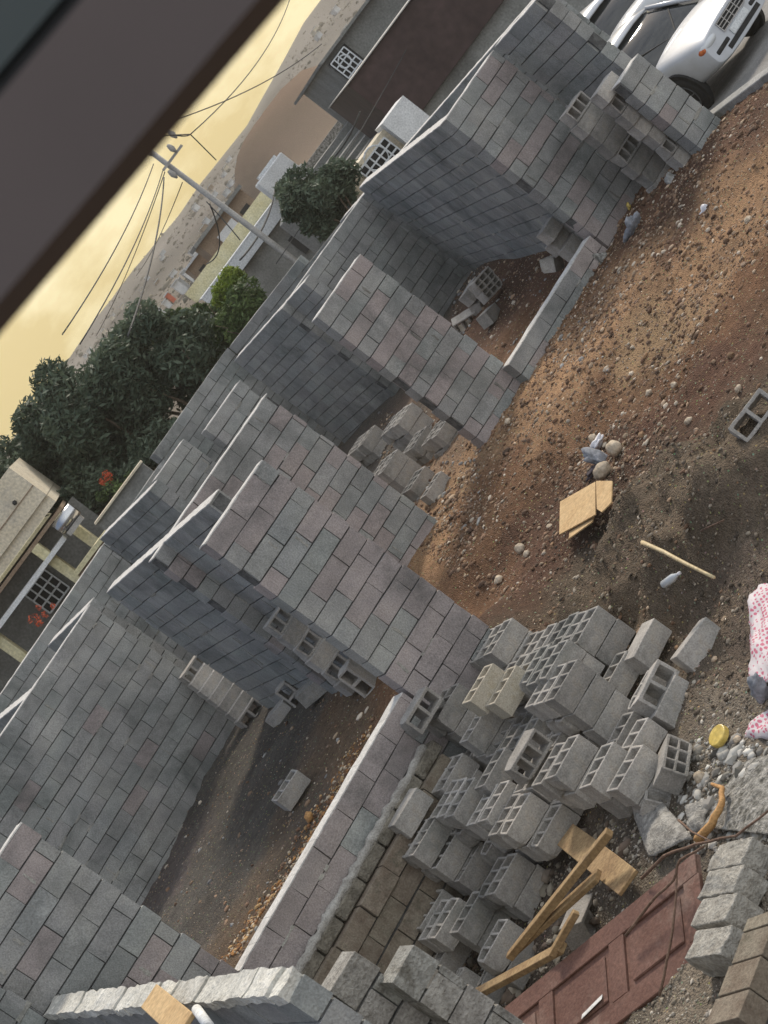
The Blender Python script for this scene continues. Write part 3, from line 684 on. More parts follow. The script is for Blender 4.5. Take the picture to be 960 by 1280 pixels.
for i in range(nP):
    xa=.06+(dl-.12)*i/nP+.13; xb=.06+(dl-.12)*(i+1)/nP-.13
    bm=bmesh.new(); box(bm,((xa+xb)/2,W_/2,-.008),(xb-xa-.02,W_-.44,.020),DM); o=obj('panel',bm,M['reddoor'],dr); bevel(o,.008)
bm=bmesh.new(); bar(bm,DM@Vector((dl*.50,W_*.70,.012)),DM@Vector((dl*.59,W_*.66,.012)),.045,.003); obj('paint_scrape',bm,M['white'],dr)
# dry branches
def branch(label,pts,r0,r1,mat='twig'):
    P=[at(x_,y_,z_) for x_,y_,z_ in pts]; n=len(P); Q=[]
    for i in range(n-1):
        for t_ in (0,.33,.66): Q.append(P[i].lerp(P[i+1],t_)+Vector((0,0,1))*.012*noise.noise(Vector((i*3+t_*5,n,0))))
    Q.append(P[-1]); bm=bmesh.new(); m_=len(Q)
    tube(bm,Q,[r0+(r1-r0)*i/(m_-1) for i in range(m_)],6); return obj('dry_branch',bm,M[mat],smooth=True,label=label,cat='branch')
branch('dark dry branch reaching across above the four old blocks',[(802,1098,-.30),(830,1070,-.2),(870,1055,-.15),(920,1045,-.1),(962,1012,-.1)],.012,.007)
branch('thin dry branch curving over the red door along its length',[(782,1170,-.38),(812,1130,-.33),(842,1100,-.3),(850,1075,-.25),(880,1058,-.2)],.011,.008)
branch('dry stem hanging beside the old blocks, right of the red door',[(824,1245,-.55),(838,1180,-.45),(845,1120,-.35),(846,1090,-.3)],.010,.006)
branch('short curled dry twig above the old blocks',[(848,1025,-.3),(865,1040,-.3),(890,1052,-.25)],.009,.005)
branch('curly brown dead leaf stalk right of the heap',[(872,1050,-.42),(890,1030,-.38),(902,1005,-.36),(903,985,-.36),(890,980,-.38)],.035,.012,'leaf_dead')
# bamboo cane
branch('long pale bamboo cane lying on the dark sand',[(803,678,.26),(830,690,.23),(860,706,.16),(893,722,.04)],.020,.014,'stick')
branch('thin dark stick lying on the dark soil near the right edge',[(876,664,.1),(905,650,.1)],.008,.006)
# plastic bottle
P=at(829,731,.10);Q=at(850,716,.12); d=(Q-P)
bt=thing('plastic_bottle','small clear plastic bottle lying just below the cane','bottle',(0,0,0))
bm=bmesh.new(); tube(bm,[P,P+d*.05,P+d*.6,P+d*.78,P+d*.86],[.02,.034,.034,.018,.012],12); obj('bottle_body',bm,M['lamp_glass'],bt,smooth=True)
bm=bmesh.new(); tube(bm,[P+d*.86,P+d],[.014,.014],12); obj('cap',bm,M['plastic_white'],bt,smooth=True)
# cardboard
def sheet(label,pts,z,name='cardboard_sheet',mat='cardboard',th=.012,cat='cardboard'):
    bm=bmesh.new(); top=[bm.verts.new(at(x_,y_,z+(dz if False else 0))) for x_,y_ in pts]
    f=bm.faces.new(top); r=bmesh.ops.extrude_face_region(bm,geom=[f])
    for v in r['geom']:
        if isinstance(v,bmesh.types.BMVert): v.co.z-=th
    bmesh.ops.recalc_face_normals(bm,faces=bm.faces); return obj(name,bm,M[mat],label=label,cat=cat)
c1=sheet('large flattened cardboard sheet below the dumped clothes',[(700,627),(744,602),(744,643),(699,668)],.24)
sheet('small upright-looking cardboard flap right of the large sheet',[(745,601),(765,601),(764,628),(752,640),(746,636)],.25)
sheet('torn lower cardboard strip under the large sheet',[(712,660),(742,645),(740,652),(711,673)],.21)
bm=bmesh.new()
for x_,y_ in ((706,634),(705,657),(757,607),(757,628)):
    lump(bm,at(x_,y_,.252),.018,x_,1,.1,(1,1,.15))
# ---- cobbles and litter
def rock(label,x_,y_,z_,r,mat='stone',sq=(1,1,.8),seed=None,name='stone',cat='stone',group=None,sub=3,amt=.12,px=False):
    bm=bmesh.new(); lump(bm,(0,0,0),r,seed if seed is not None else x_*.1+y_*.3,sub,amt,sq)
    P=at(x_,y_,z_); z=ground_z(P.x,P.y) 
    o=obj(name,bm,M[mat],smooth=True,label=label,cat=cat,group=group); o.location=(P.x,P.y,z_); return o
bm.free()
rock('egg-shaped pale cobble right above the cardboard',752,588,.2,.085,sq=(1.25,.9,.9))
rock('large rounded cobble beside the dumped clothes',768,560,.2,.085,sq=(1.25,.95,.9))
rock('small brown cobble at the top of the dumped clothes',741,548,.22,.05)
rock('crumpled white rag on the dumped clothes',747,553,.2,.075,'plastic_white',(1,1.3,.5),name='rag',cat='rag',amt=.5)
rock('crumpled grey cloth bundle between the two cobbles',746,573,.2,.11,'greycloth',(1,1.2,.5),name='cloth_bundle',cat='clothes',amt=.5)
rock('dark cloth scrap under the egg-shaped cobble',741,590,.16,.08,'darkcloth',(1,1.1,.4),name='dark_rag',cat='rag',amt=.5)
rock('knotted white plastic bag high on the bank below the car',891,268,.35,.115,'plastic_white',(1.2,1,.8),name='plastic_bag',cat='plastic bag',amt=.45)
rock('white plastic scrap near the knotted bag',868,300,.3,.05,'plastic_white',(.6,1.3,.5),name='plastic_scrap',cat='litter',amt=.4)
rock('pale lump of concrete at the foot of the pale block pier',839,225,.55,.08,'kerb',sq=(1,1,1),amt=.3)
rock('little yellow wrapper at the foot of the upper right wall',786,258,.6,.045,'yellowlid',(1.2,1,.6),name='yellow_wrapper',cat='litter',amt=.3)
rock('grey crumpled sack below the yellow wrapper',792,285,.55,.15,'greycloth',(1,1.5,.5),name='crumpled_sack',cat='sack',amt=.4)
rock('broken rubble lump at the outer corner of the far knee-high wall',752,325,.5,.14,'rubble',(1.2,1,.7),amt=.35,name='rubble_lump',cat='rubble')
rock('orange-brown stone on the front room floor',386,1021,.35,.055,'leaf_dead')
rock('small pale pebble beside the yellow lid',921,924,-.40,.03)
rock('pale oval stone above the dead leaf stalk',875,972,-.42,.045)
rock('cobble below the cardboard on the left',689,660,.12,.05)
for i,(x_,y_,r_,d_) in enumerate([(648,684,.055,'pair of pale stones low on the brown bank'),(621,723,.05,'isolated round stone near the foremost wall'),(843,512,.045,'stone in the middle of the upper bank'),(808,489,.04,'stone left of the middle of the upper bank'),(692,757,.05,'stone at the lower tip of the bank'),
        (661,547,.045,'pale stone between bank and middle room'),(942,280,.05,'round stone at the right edge of the bank'),(902,470,.04,'stone among gravel right of the bank middle'),(655,690,.04,'smaller of the pale stones low on the bank'),(906,155,.06,'pale stone below the kerb'),(838,478,.035,'little stone above the middle of the bank')]):
    P=at(x_,y_,.2); rock(d_,x_,y_,.2,r_); C.objects[-1].location.z=ground_z(P.x,P.y)+.02
# yellow lid
P=at(902,922,-.40); bm=bmesh.new(); tube(bm,[(0,0,0),(0,0,.05)],[.085,.085],24)
o=obj('plastic_lid',bm,M['yellowlid'],label='round shallow yellow plastic lid on the soil right of the heap',cat='tub'); o.location=P; o.rotation_euler=(R(12),R(-8),0); bevel(o,.008,2)
# patterned sack at the right edge
def cloth(label,pts,z,mat,name,cat,h=.10,seed=0,n=14):
    P=[at(x_,y_,z) for x_,y_ in pts]; bm=bmesh.new(); g=[]
    for j in range(n+1):
        row=[]
        for i in range(n+1):
            s,t_=i/n,j/n
            p=(P[0].lerp(P[1],s)).lerp(P[3].lerp(P[2],s),t_)
            e=min(s,1-s,t_,1-t_)*5; e=min(1,e)
            p=p+Vector((0,0,h*e*(.75+.5*noise.noise(p*3+Vector((seed,0,0))))+min(.03,h*.4)*noise.noise(p*9)+.012*noise.noise(p*26)))
            row.append(bm.verts.new(p))
        g.append(row)
    for j in range(n):
        for i in range(n): bm.faces.new((g[j][i],g[j][i+1],g[j+1][i+1],g[j+1][i]))
    o=obj(name,bm,mat,label=label,cat=cat,smooth=True); m=o.modifiers.new('s','SOLIDIFY'); m.thickness=.01; return o
m,nt,b=nmat('pink_patterned_sack'); tc=N(nt,'ShaderNodeTexCoord'); mp=N(nt,'ShaderNodeMapping'); mp.inputs['Scale'].default_value=(30,17,17); mp.inputs['Rotation'].default_value=(0,0,.5)
L(nt,tc.outputs['Object'],mp.inputs[0]); vo=N(nt,'ShaderNodeTexVoronoi'); vo.inputs['Scale'].default_value=1.; vo.inputs['Randomness'].default_value=.35; L(nt,mp.outputs[0],vo.inputs['Vector'])
nz=N(nt,'ShaderNodeTexNoise'); nz.inputs['Scale'].default_value=38; L(nt,tc.outputs['Object'],nz.inputs['Vector'])
ad=N(nt,'ShaderNodeMath'); ad.operation='MULTIPLY_ADD'; ad.inputs[1].default_value=.5; L(nt,nz.outputs[0],ad.inputs[0]); L(nt,vo.outputs['Distance'],ad.inputs[2])
L(nt,mixc(nt,ramp(nt,ad.outputs[0],[(.60,1.),(.66,0.)]),(.60,.55,.56),(.50,.12,.19)),b.inputs['Base Color']); b.inputs['Roughness'].default_value=.7
M['pinksack']=m
cloth('white woven sack with pink-red pattern at the right edge',[(940,735),(975,700),(1000,860),(938,850)],-.35,M['pinksack'],'patterned_sack','sack',.07,1,22)
cloth('lower flap of pink-patterned cloth at the right edge',[(938,908),(975,880),(990,925),(930,922)],-.45,M['pinksack'],'patterned_cloth','cloth',.06,2)
cloth('stiff grey cement bag with speckled inside, crumpled above the red door',[(790,1010),(826,1000),(866,1048),(812,1072)],-.42,M['bag'],'cement_bag','bag',.035,3,24)
cloth('torn pale paper scrap beside the dead leaf stalk',[(862,1010),(884,1000),(882,1040),(866,1045)],-.46,M['bag'],'paper_scrap','paper',.08,4)
rock('dirty shoe-shaped rag hanging from the patterned sack',948,862,-.30,.10,'greycloth',(.6,1.3,.6),name='dirty_rag',cat='rag',amt=.3)
cloth('mossy speckled concrete slab fragment above the old blocks, right edge',[(880,1035),(925,955),(975,940),(975,1045)],-.45,M['rubble'],'concrete_fragment','rubble',.02,5,34)
# ledge wall at right bottom
block_wall('greenish brown old block edging in the bottom right corner',at(946,1290,-.5)[:2],at(998,1150,-.5)[:2],-1.,-.36,thick=.3,mat='brownblock',seed=31,skim=False,gap=.02,jit=.015,blen=.22,pale='mortar_light',cat='edging')
# kerb
bm=bmesh.new(); Ka=K0-kd*.6; Kb=K1+kd*6; bar(bm,Ka+Vector((0,0,.36)),Kb+Vector((0,0,.36)),.18,.5)
bmesh.ops.subdivide_edges(bm,edges=bm.edges[:],cuts=4,use_grid_fill=True)
for v in bm.verts: v.co+=Vector((0,0,noise.noise(v.co*2)*.02))
o=obj('kerb',bm,M['kerb'],label='pale concrete kerb wall between street and soil bank, top right',cat='kerb'); bevel(o,.01)
# ---------------------------------------------------------------- gravel and rubble (uncountable)
ROOMS=[]
def gravel(name,label,n,sampler,rmin,rmax,cols,seed):
    rnd=random.Random(seed); bm=bmesh.new(); cl=setcol(bm)
    base=bmesh.new(); bmesh.ops.create_icosphere(base,subdivisions=1,radius=1)
    bv=[v.co.copy() for v in base.verts]; bf=[[v.index for v in f.verts] for f in base.faces]; base.free()
    k=0
    while k<n:
        s=sampler(rnd)
        if s is None: continue
        x,y=s; k+=1
        r=rmin*(rmax/rmin)**(rnd.random()**4.5)
        z=ground_detail(x,y)
        rot=Matrix.Rotation(rnd.uniform(0,6.28),3,'Z')@Matrix.Rotation(rnd.uniform(-.6,.6),3,'X')
        sq=(rnd.uniform(.8,1.5),rnd.uniform(.6,1.),rnd.uniform(.35,.8))
        off=rnd.uniform(0,99)
        vs=[]
        for c in bv:
            q=c*(1+.35*noise.noise(c*1.5+Vector((off,0,0)))); q=rot@Vector((q.x*sq[0],q.y*sq[1],q.z*sq[2]))*r
            vs.append(bm.verts.new((x+q.x,y+q.y,z+q.z+r*.15)))
        c=rnd.choice(cols); kk=rnd.uniform(.6,1.25)
        for f in bf:
            ff=bm.faces.new([vs[i] for i in f]); ff.smooth=rnd.random()<.6
            for l in ff.loops: l[cl]=(min(1,c[0]*kk)**.4545,min(1,c[1]*kk)**.4545,min(1,c[2]*kk)**.4545,1)
    m,nt,b=nmat(name+'_mat'); a_=N(nt,'ShaderNodeVertexColor'); a_.layer_name='col'; L(nt,a_.outputs[0],b.inputs['Base Color']); b.inputs['Roughness'].default_value=.9; b.inputs['Specular IOR Level'].default_value=.25
    return obj(name,bm,m,kind='stuff',label=label,cat='gravel')
def s_bank(r):
    a=r.uniform(5.6,15); c=r.uniform(-22.6,-13.0); P=fromac(a,c)
    if P.x<-.1 and P.y>15.5 and c<-15.6: return None
    if c<-21.5 and P.x<4.6: return None
    if c<-16.4 and a<6.9: return None
    w=1. if c<-15.8 else .22
    w*=.35+.65*min(1,max(0,.5+1.2*fbm(P.x+4,P.y,.8,3)))
    if r.random()>w: return None
    return P.x,P.y
GC=[(.26,.16,.10),(.34,.23,.15),(.48,.36,.25),(.20,.12,.075),(.56,.48,.38),(.28,.20,.14),(.17,.10,.065),(.22,.14,.09)]
gravel('bank_gravel','loose stones strewn over the reddish soil bank',17000,s_bank,.008,.038,GC,1)
CLOD=[(.20,.115,.065),(.15,.085,.05),(.26,.16,.09),(.12,.075,.05)]
gravel('soil_clods','crumbly lumps of reddish soil broken over the bank',4000,s_bank,.010,.05,CLOD,11)
def s_dark(r):
    P=at(r.uniform(700,975),r.uniform(540,860),-.05); return P.x,P.y
gravel('dark_clods','small dark clods and grit on the grey-brown sand',5000,s_dark,.007,.03,[(.13,.10,.07),(.09,.07,.05),(.2,.16,.12),(.3,.25,.19)],12)
def s_rub(r):
    P=at(r.uniform(845,975),r.uniform(925,1060),-.45); return P.x,P.y
gravel('pale_rubble','pale broken concrete rubble piled above the old blocks',900,s_rub,.014,.075,[(.42,.40,.36),(.55,.53,.48),(.28,.26,.23),(.18,.165,.14)],13)
def s_near(r):
    P=at(r.uniform(700,975),r.uniform(860,1290),-.5)
    if r.random()>.3+.7*min(1,max(0,.5+fbm(P.x,P.y,1.3,3))): return None
    return P.x,P.y
gravel('near_gravel','fine grey grit around the old blocks and the heap foot',6000,s_near,.006,.024,[(.3,.26,.2),(.42,.38,.31),(.22,.18,.14),(.52,.47,.40)],2)
def s_room(r):
    k=r.random()
    if k<.55: P=at(r.uniform(180,500),r.uniform(850,1200),.35)
    elif k<.8: P=at(r.uniform(570,740),r.uniform(290,440),.75)
    else: P=at(r.uniform(480,600),r.uniform(520,660),.5)
    a,c=toac(P)
    if k<.55 and r.random()>min(1,max(.3,(c+19.8)/2.6)): return None
    return P.x,P.y
gravel('room_rubble','small rubble and chips on the floors between the walls',7500,s_room,.008,.045,GC+[(.25,.24,.23),(.35,.34,.32)],3)
def s_litter(r):
    P=at(300,1190,.3).lerp(at(462,905,.35),r.random()**1.6); P=P+Vector((-.2,.15,0))*r.uniform(-.3,2.6)*r.random(); return P.x,P.y
gravel('leaf_litter','dry orange-brown leaves and chips drifted along the low wall inside the front room',1500,s_litter,.012,.034,[(.40,.20,.07),(.52,.34,.16),(.25,.12,.05),(.55,.46,.34),(.18,.10,.06)],8)
def s_pit(r):
    P=fromac(r.uniform(2.4,4.6),r.uniform(-16.1,-13.0)); return P.x,P.y
gravel('pit_rubble','dark broken rubble around the lower heap blocks',1800,s_pit,.012,.07,[(.22,.18,.14),(.3,.26,.2),(.16,.12,.09),(.38,.33,.26)],4)
# ---------------------------------------------------------------- car
def loft(rings,close=True):
    bm=bmesh.new(); vr=[[bm.verts.new(p) for p in r] for r in rings]; n=len(rings[0])
    for i in range(len(vr)-1):
        for k in range(n if close else n-1):
            bm.faces.new((vr[i][k],vr[i][(k+1)%n],vr[i+1][(k+1)%n],vr[i+1][k]))
    if close: bm.faces.new(vr[0][::-1]); bm.faces.new(vr[-1])
    bmesh.ops.recalc_face_normals(bm,faces=bm.faces); return bm
def make_car(label,loc,heading,first=True):
    t_=thing('parked_car',label,'car',loc,heading,'white cars parked in the street')
    # lower body: x forward
    st=[(-2.18,.42,.80,.62),(-2.12,.30,.98,.76),(-1.6,.24,1.00,.84),(-.9,.22,.98,.86),(0,.22,.95,.86),(.85,.22,.95,.85),(1.35,.23,.89,.85),(1.8,.24,.82,.83),(2.10,.24,.77,.80),(2.195,.26,.73,.77),(2.20,.27,.72,.765),(2.205,.28,.71,.76)]
    rings=[]
    for x,zb,zt,w in st:
        rings.append([(x,-w*.92,zb),(x,-w,zb+.12),(x,-w,zb+(zt-zb)*.62),(x,-w*.93,zt-.05),(x,-w*.75,zt),(x,0,zt+.035),(x,w*.75,zt),(x,w*.93,zt-.05),(x,w,zb+(zt-zb)*.62),(x,w,zb+.12),(x,w*.92,zb)])
    o=obj('body',loft(rings),M['carpaint'],t_,smooth=True); m=o.modifiers.new('s','SUBSURF'); m.levels=2; m.render_levels=2
    # greenhouse
    st=[(-1.75,.95,.97,.66),(-1.15,.96,1.36,.60),(-.6,.96,1.44,.60),(.0,.96,1.44,.60),(.35,.94,1.38,.60),(1.10,.90,.93,.70)]
    rings=[[(x,-w-.1,zb),(x,-w,zt-.03),(x,-w*.8,zt),(x,w*.8,zt),(x,w,zt-.03),(x,w+.1,zb)] for x,zb,zt,w in st]
    obj('windows',loft(rings),M['glass'],t_,smooth=True)
    bm=bmesh.new(); g=[]
    for x,z in ((-1.22,1.36),(-.9,1.435),(-.3,1.465),(.05,1.455),(.36,1.395)):
        g.append([bm.verts.new((x,y,z+.012-(abs(y)/.62)**3*.05)) for y in (-.63,-.5,-.25,0,.25,.5,.63)])
    for a_,b_ in zip(g,g[1:]):
        for i in range(6): bm.faces.new((a_[i],a_[i+1],b_[i+1],b_[i]))
    o=obj('roof',bm,M['carpaint'],t_,smooth=True); m=o.modifiers.new('s','SOLIDIFY'); m.thickness=.03
    for s in (-1,1):
        bm=bmesh.new(); tube(bm,[(.36,s*.61,1.385),(.75,s*.70,1.15),(1.14,s*.79,.92)],.035,8); obj('pillar',bm,M['carpaint'],t_,smooth=True)
        bm=bmesh.new(); tube(bm,[(-1.2,s*.61,1.37),(-1.5,s*.68,1.15),(-1.8,s*.76,.98)],.05,8); obj('pillar',bm,M['carpaint'],t_,smooth=True)
        bm=bmesh.new(); lump(bm,(.72,s*.95,1.0),.09,0,2,.05,(.6,1.1,.7)); obj('side_mirror',bm,M['carpaint'],t_,smooth=True)
        # headlight
        bm=bmesh.new(); lump(bm,(2.12,s*.57,.635),1,0,3,0,(.12,.20,.075)); hl=obj('headlight',bm,M['lamp_glass'],t_,smooth=True)
        bm=bmesh.new(); lump(bm,(2.10,s*.735,.62),1,0,2,0,(.10,.05,.05)); obj('indicator_lens',bm,M['amber'],hl,smooth=True)
        bm=bmesh.new(); box(bm,(2.17,s*.50,.45),(.09,.36,.08)); o=obj('bumper_slot',bm,M['dark'],t_); bevel(o,.03,2)
        bm=bmesh.new(); lump(bm,(-2.1,s*.62,.84),1,1,3,0,(.1,.15,.10)); obj('tail_light',bm,M['redlens'],t_,smooth=True)
        for wx in (1.32,-1.32):
            bm=bmesh.new(); tube(bm,[(wx,s*.80,.33),(wx,s*.872,.33)],[.37,.37],32); obj('wheel_arch',bm,M['dark'],t_)
            bm=bmesh.new(); tube(bm,[(wx,s*.70,.31),(wx,s*.72,.31),(wx,s*.88,.31),(wx,s*.90,.31)],[.28,.31,.31,.275],32)
            wh=obj('wheel',bm,M['tyre'],t_,smooth=False)
            bm=bmesh.new()
            tube(bm,[(wx,s*.885,.31),(wx,s*.905,.31)],[.055,.05],16)
            for k in range(7):
                a_=k*6.2832/7; bar(bm,Vector((wx+math.cos(a_)*.03,s*.903,.31+math.sin(a_)*.03)),Vector((wx+math.cos(a_)*.20,s*.903,.31+math.sin(a_)*.20)),.012,.05,Vector((0,1,0)))
            for k in range(24):
                a_=k*6.2832/24;b_=(k+1)*6.2832/24
                bar(bm,Vector((wx+math.cos(a_)*.205,s*.903,.31+math.sin(a_)*.205)),Vector((wx+math.cos(b_)*.205,s*.903,.31+math.sin(b_)*.205)),.012,.02,Vector((0,1,0)))
            obj('rim',bm,M['rim'],wh)
    bm=bmesh.new()
    for z in (.55,.60,.65,.70): bar(bm,Vector((2.215,-.30,z)),Vector((2.215,.30,z)),.03,.014)
    for y in (-.31,-.15,0,.15,.31): bar(bm,Vector((2.215,y,.54)),Vector((2.21,y,.71)),.014,.03,Vector((1,0,0)))
    gr=obj('grille',bm,M['chrome'],t_)
    bm=bmesh.new(); box(bm,(2.175,0,.625),(.06,.62,.17)); obj('grille_recess',bm,M['dark'],t_)
    bm=bmesh.new(); box(bm,(2.18,0,.36),(.06,.9,.07)); obj('lower_intake',bm,M['dark'],t_)
    bm=bmesh.new(); box(bm,(2.215,0,.46),(.02,.46,.10)); obj('number_plate',bm,M['whitemetal'],t_)
    for s in (-1,1):
        bm=bmesh.new(); bar(bm,Vector((1.05,s*.1,.955)),Vector((.75,s*.55,1.16)),.02,.015); obj('wiper',bm,M['dark'],t_)
    return t_
CARX=Vector((6.87,26.2,.49))
make_car('white saloon car with chrome grille, front wheel behind the pale block pier',CARX,R(-68)).scale=(.9,.9,.92)
make_car('second pale car parked farther back, only its rear corner in frame',Vector((7.9,32.2,.49)),R(108))
# ---------------------------------------------------------------- trees
def crown(bm,cl,center,rad,n,rnd,leaf,sq=(1,1,.85),clumps=14):
    cs=[]
    for k in range(clumps):
        while True:
            p=Vector((rnd.uniform(-1,1),rnd.uniform(-1,1),rnd.uniform(-1,1)))
            if .35<p.length<1: break
        cs.append((Vector((p.x*sq[0],p.y*sq[1],p.z*sq[2]))*rad*rnd.uniform(.7,.98),rad*rnd.uniform(.16,.42),rnd.uniform(.0,1.)))
    for k in range(n):
        c,r,sh=rnd.choice(cs)
        if r<rad*.25 and rnd.random()<.45: continue
        while True:
            p=Vector((rnd.uniform(-1,1),rnd.uniform(-1,1),rnd.uniform(-1,1)))
            if p.length<1: break
        p=p.normalized()*(p.length**.45)
        q=center+c+p*r*rnd.uniform(.8,1.15)
        d=Vector((rnd.uniform(-1,1),rnd.uniform(-1,1),rnd.uniform(-.9,.5))).normalized()
        e=d.cross(Vector((rnd.uniform(-1,1),rnd.uniform(-1,1),rnd.uniform(-1,1)))).normalized()
        s=leaf*.62*rnd.uniform(.5,1.6)
        vs=[bm.verts.new(q+d*s),bm.verts.new(q+e*s*.32),bm.verts.new(q-d*s),bm.verts.new(q-e*s*.32)]
        f=bm.faces.new(vs); v=min(1,max(0,sh*.6+rnd.uniform(0,.4)))
        for l in f.loops: l[cl]=(v,v,v,1)
def tree(name,label,u,v,d,rpx,n,mat,leaf,seed,sq=(1,1,.85),gz_=.4):
    rnd=random.Random(seed)
    zc=H+(v-VH)*d/F; c=Vector((u*d/F,d,zc)); r=rpx*d/F
    t_=thing(name,label,'tree' if 'tree' in name else 'shrub',(c.x,c.y,gz_))
    bm=bmesh.new(); cl=setcol(bm); crown(bm,cl,Vector((0,0,zc-gz_)),r,int(n*1.9),rnd,leaf,sq,30); obj('crown',bm,M[mat],t_)
    bm=bmesh.new()
    tube(bm,[(0,0,-.3),(.05,0,(zc-gz_)*.5),(.0,.05,zc-gz_)],[.05*r+.06,.04*r+.04,.03],8)
    for k in range(7):
        a_=rnd.uniform(0,6.28); h0=(zc-gz_)*rnd.uniform(.25,.7)
        e=Vector((math.cos(a_)*r*sq[0]*.7,math.sin(a_)*r*sq[1]*.7,zc-gz_+rnd.uniform(-.3,.5)*r))
        tube(bm,[(0,0,h0),Vector((0,0,h0)).lerp(e,.5)+Vector((0,0,.1)),e],[.035*r+.02,.02*r+.012,.008],6)
    obj('trunk',bm,M['bark'],t_,smooth=True)
tree('olive_tree','big dark grey-green tree farthest left, against the yellow sky',-205,392,40.5,84,14000,'leaf',.13,1,(1.15,1,.8))
tree('olive_tree','big dark grey-green tree in the middle of the left clump, widest crown',-105,360,39.5,98,16000,'leaf',.12,2,(1.1,.9,.9))
tree('olive_tree','dark tree with lit twigs behind the rear wall, right in the left clump',-25,335,39,80,11000,'leaf',.12,3,(1.2,.9,.85))
tree('green_tree','mid green bushy tree between the dark clump and the pole',45,312,39.5,64,9500,'leafgreen',.11,4,(1.15,.9,.8))
tree('shrub','bright yellow-green shrub top left of the utility pole foot',107,322,39,26,2500,'leafyellow',.09,5,(1.,.9,.75))
tree('green_tree','dark green shrub under the bright yellow-green one',95,290,38,40,4000,'leafgreen',.09,6,(1.25,.9,.7))
tree('olive_tree','round dark tree behind the wall, right of the utility pole',262,300,38,52,8500,'leaf',.10,7,(1.,.9,.9))
tree('shrub','low scrubby bush at the foot of the left dark clump',-110,280,37.6,36,3500,'leaf',.09,8,(1.6,.8,.5))
# dark shrubbery fill low left by the cream house
tree('olive_tree','low dark tree between the cream house and the flowers',-185,318,38.6,50,6500,'leaf',.11,9,(1.1,.9,.8))
rnd=random.Random(4)
fl=thing('flower_bush','orange-red flowering bush behind the rear wall, below the dark clump','flower bush',(0,0,0))
bm=bmesh.new(); cl=setcol(bm); P=atd(126,596,37.2); crown(bm,cl,P,.26,300,rnd,.045,(.6,.6,1.2),6); obj('blossom',bm,M['redflower'],fl)
bm=bmesh.new(); cl=setcol(bm); crown(bm,cl,P-Vector((0,0,.35)),.45,900,rnd,.06,(1.2,.7,.7),6); obj('foliage',bm,M['leafgreen'],fl)
bm=bmesh.new(); tube(bm,[(P.x,P.y,.3),(P.x,P.y,P.z)],[.03,.015],6); obj('stem',bm,M['bark'],fl)
# ---------------------------------------------------------------- houses behind
def Pz(u,v,d): return Vector((u*d/F,d,H+(v-VH)*d/F))
def bx_uv(bm,u0,u1,v0,v1,d,dep):
    a=Pz(u0,v0,d); b_=Pz(u1,v1,d); box(bm,((a.x+b_.x)/2,d+dep/2,(a.z+b_.z)/2),(abs(b_.x-a.x),dep,abs(b_.z-a.z)))
def part(name,mat,parent,*bxs,bev=0):
    bm=bmesh.new()
    for q in bxs: bx_uv(bm,*q)
    o=obj(name,bm,M[mat],parent)
    if bev: bevel(o,bev)
    return o
def grille(parent,u0,u1,v0,v1,d,nx,ny,arch=False,name='window_grille'):
    a=Pz(u0,v0,d); b_=Pz(u1,v1,d); bm=bmesh.new()
    for i in range(nx+1):
        x=a.x+(b_.x-a.x)*i/nx; bar(bm,Vector((x,d-.03,a.z)),Vector((x,d-.03,b_.z)),.03,.03,Vector((0,1,0)))
    for j in range(ny+1):
        z=a.z+(b_.z-a.z)*j/ny; bar(bm,Vector((a.x,d-.03,z)),Vector((b_.x,d-.03,z)),.035,.035)
    if arch:
        c=Vector(((a.x+b_.x)/2,d-.03,a.z+(b_.z-a.z)*.75)); r=abs(b_.x-a.x)*.3
        tube(bm,[c+Vector((math.cos(k*.4488)*r,0,math.sin(k*.4488)*r)) for k in range(15)],.02,6)
    return obj(name,bm,M['whitemetal'],parent)
# cream house, lower left
h=thing('cream_house','cream flat-fronted house with yellow trim and pillared porch, lower left','house',(0,0,0))
part('wall','cream',h,(-560,-231,338,352,36.6,3),(-560,-231,352.3,409,36.5,3))
part('yellow_trim','yellow',h,(-560,-229,331,337.7,43.7,.5))
part('soffit','brownplaster',h,(-560,-233,326,330.7,36.7,2.8))
part('porch_wall','greyplaster',h,(-560,-215,180,325.5,38.0,1.5))
for u0 in (-252,-300,-420): part('pillar','yellow',h,(u0,u0+13,180,325.7,36.6,.3),bev=.01)
w=part('window_glass','dark',h,(-348,-308,262,300,37.8,.15)); grille(h,-348,-308,262,300,37.7,4,3)
part('balcony_slab','white',h,(-560,-262,300,306,36.4,.6))
part('wall_joint','brownplaster',h,(-560,-231.2,372,373.2,36.48,.04))
bm=bmesh.new(); lump(bm,Pz(-262,378,36.45),.05,1,1,.1); obj('drain_spout',bm,M['dark'],h)
h=thing('water_tank','shiny small metal water tank on the cream house porch','water tank',(0,0,0))
bm=bmesh.new(); p=Pz(-258,315,36.2); tube(bm,[p,p+Vector((.5,0,0))],.15,16); obj('tank_shell',bm,M['chrome'],h,smooth=True)
bm=bmesh.new(); box(bm,(p.x+.25,p.y,p.z-.2),(.4,.2,.1)); obj('cradle',bm,M['metalgrey'],h)
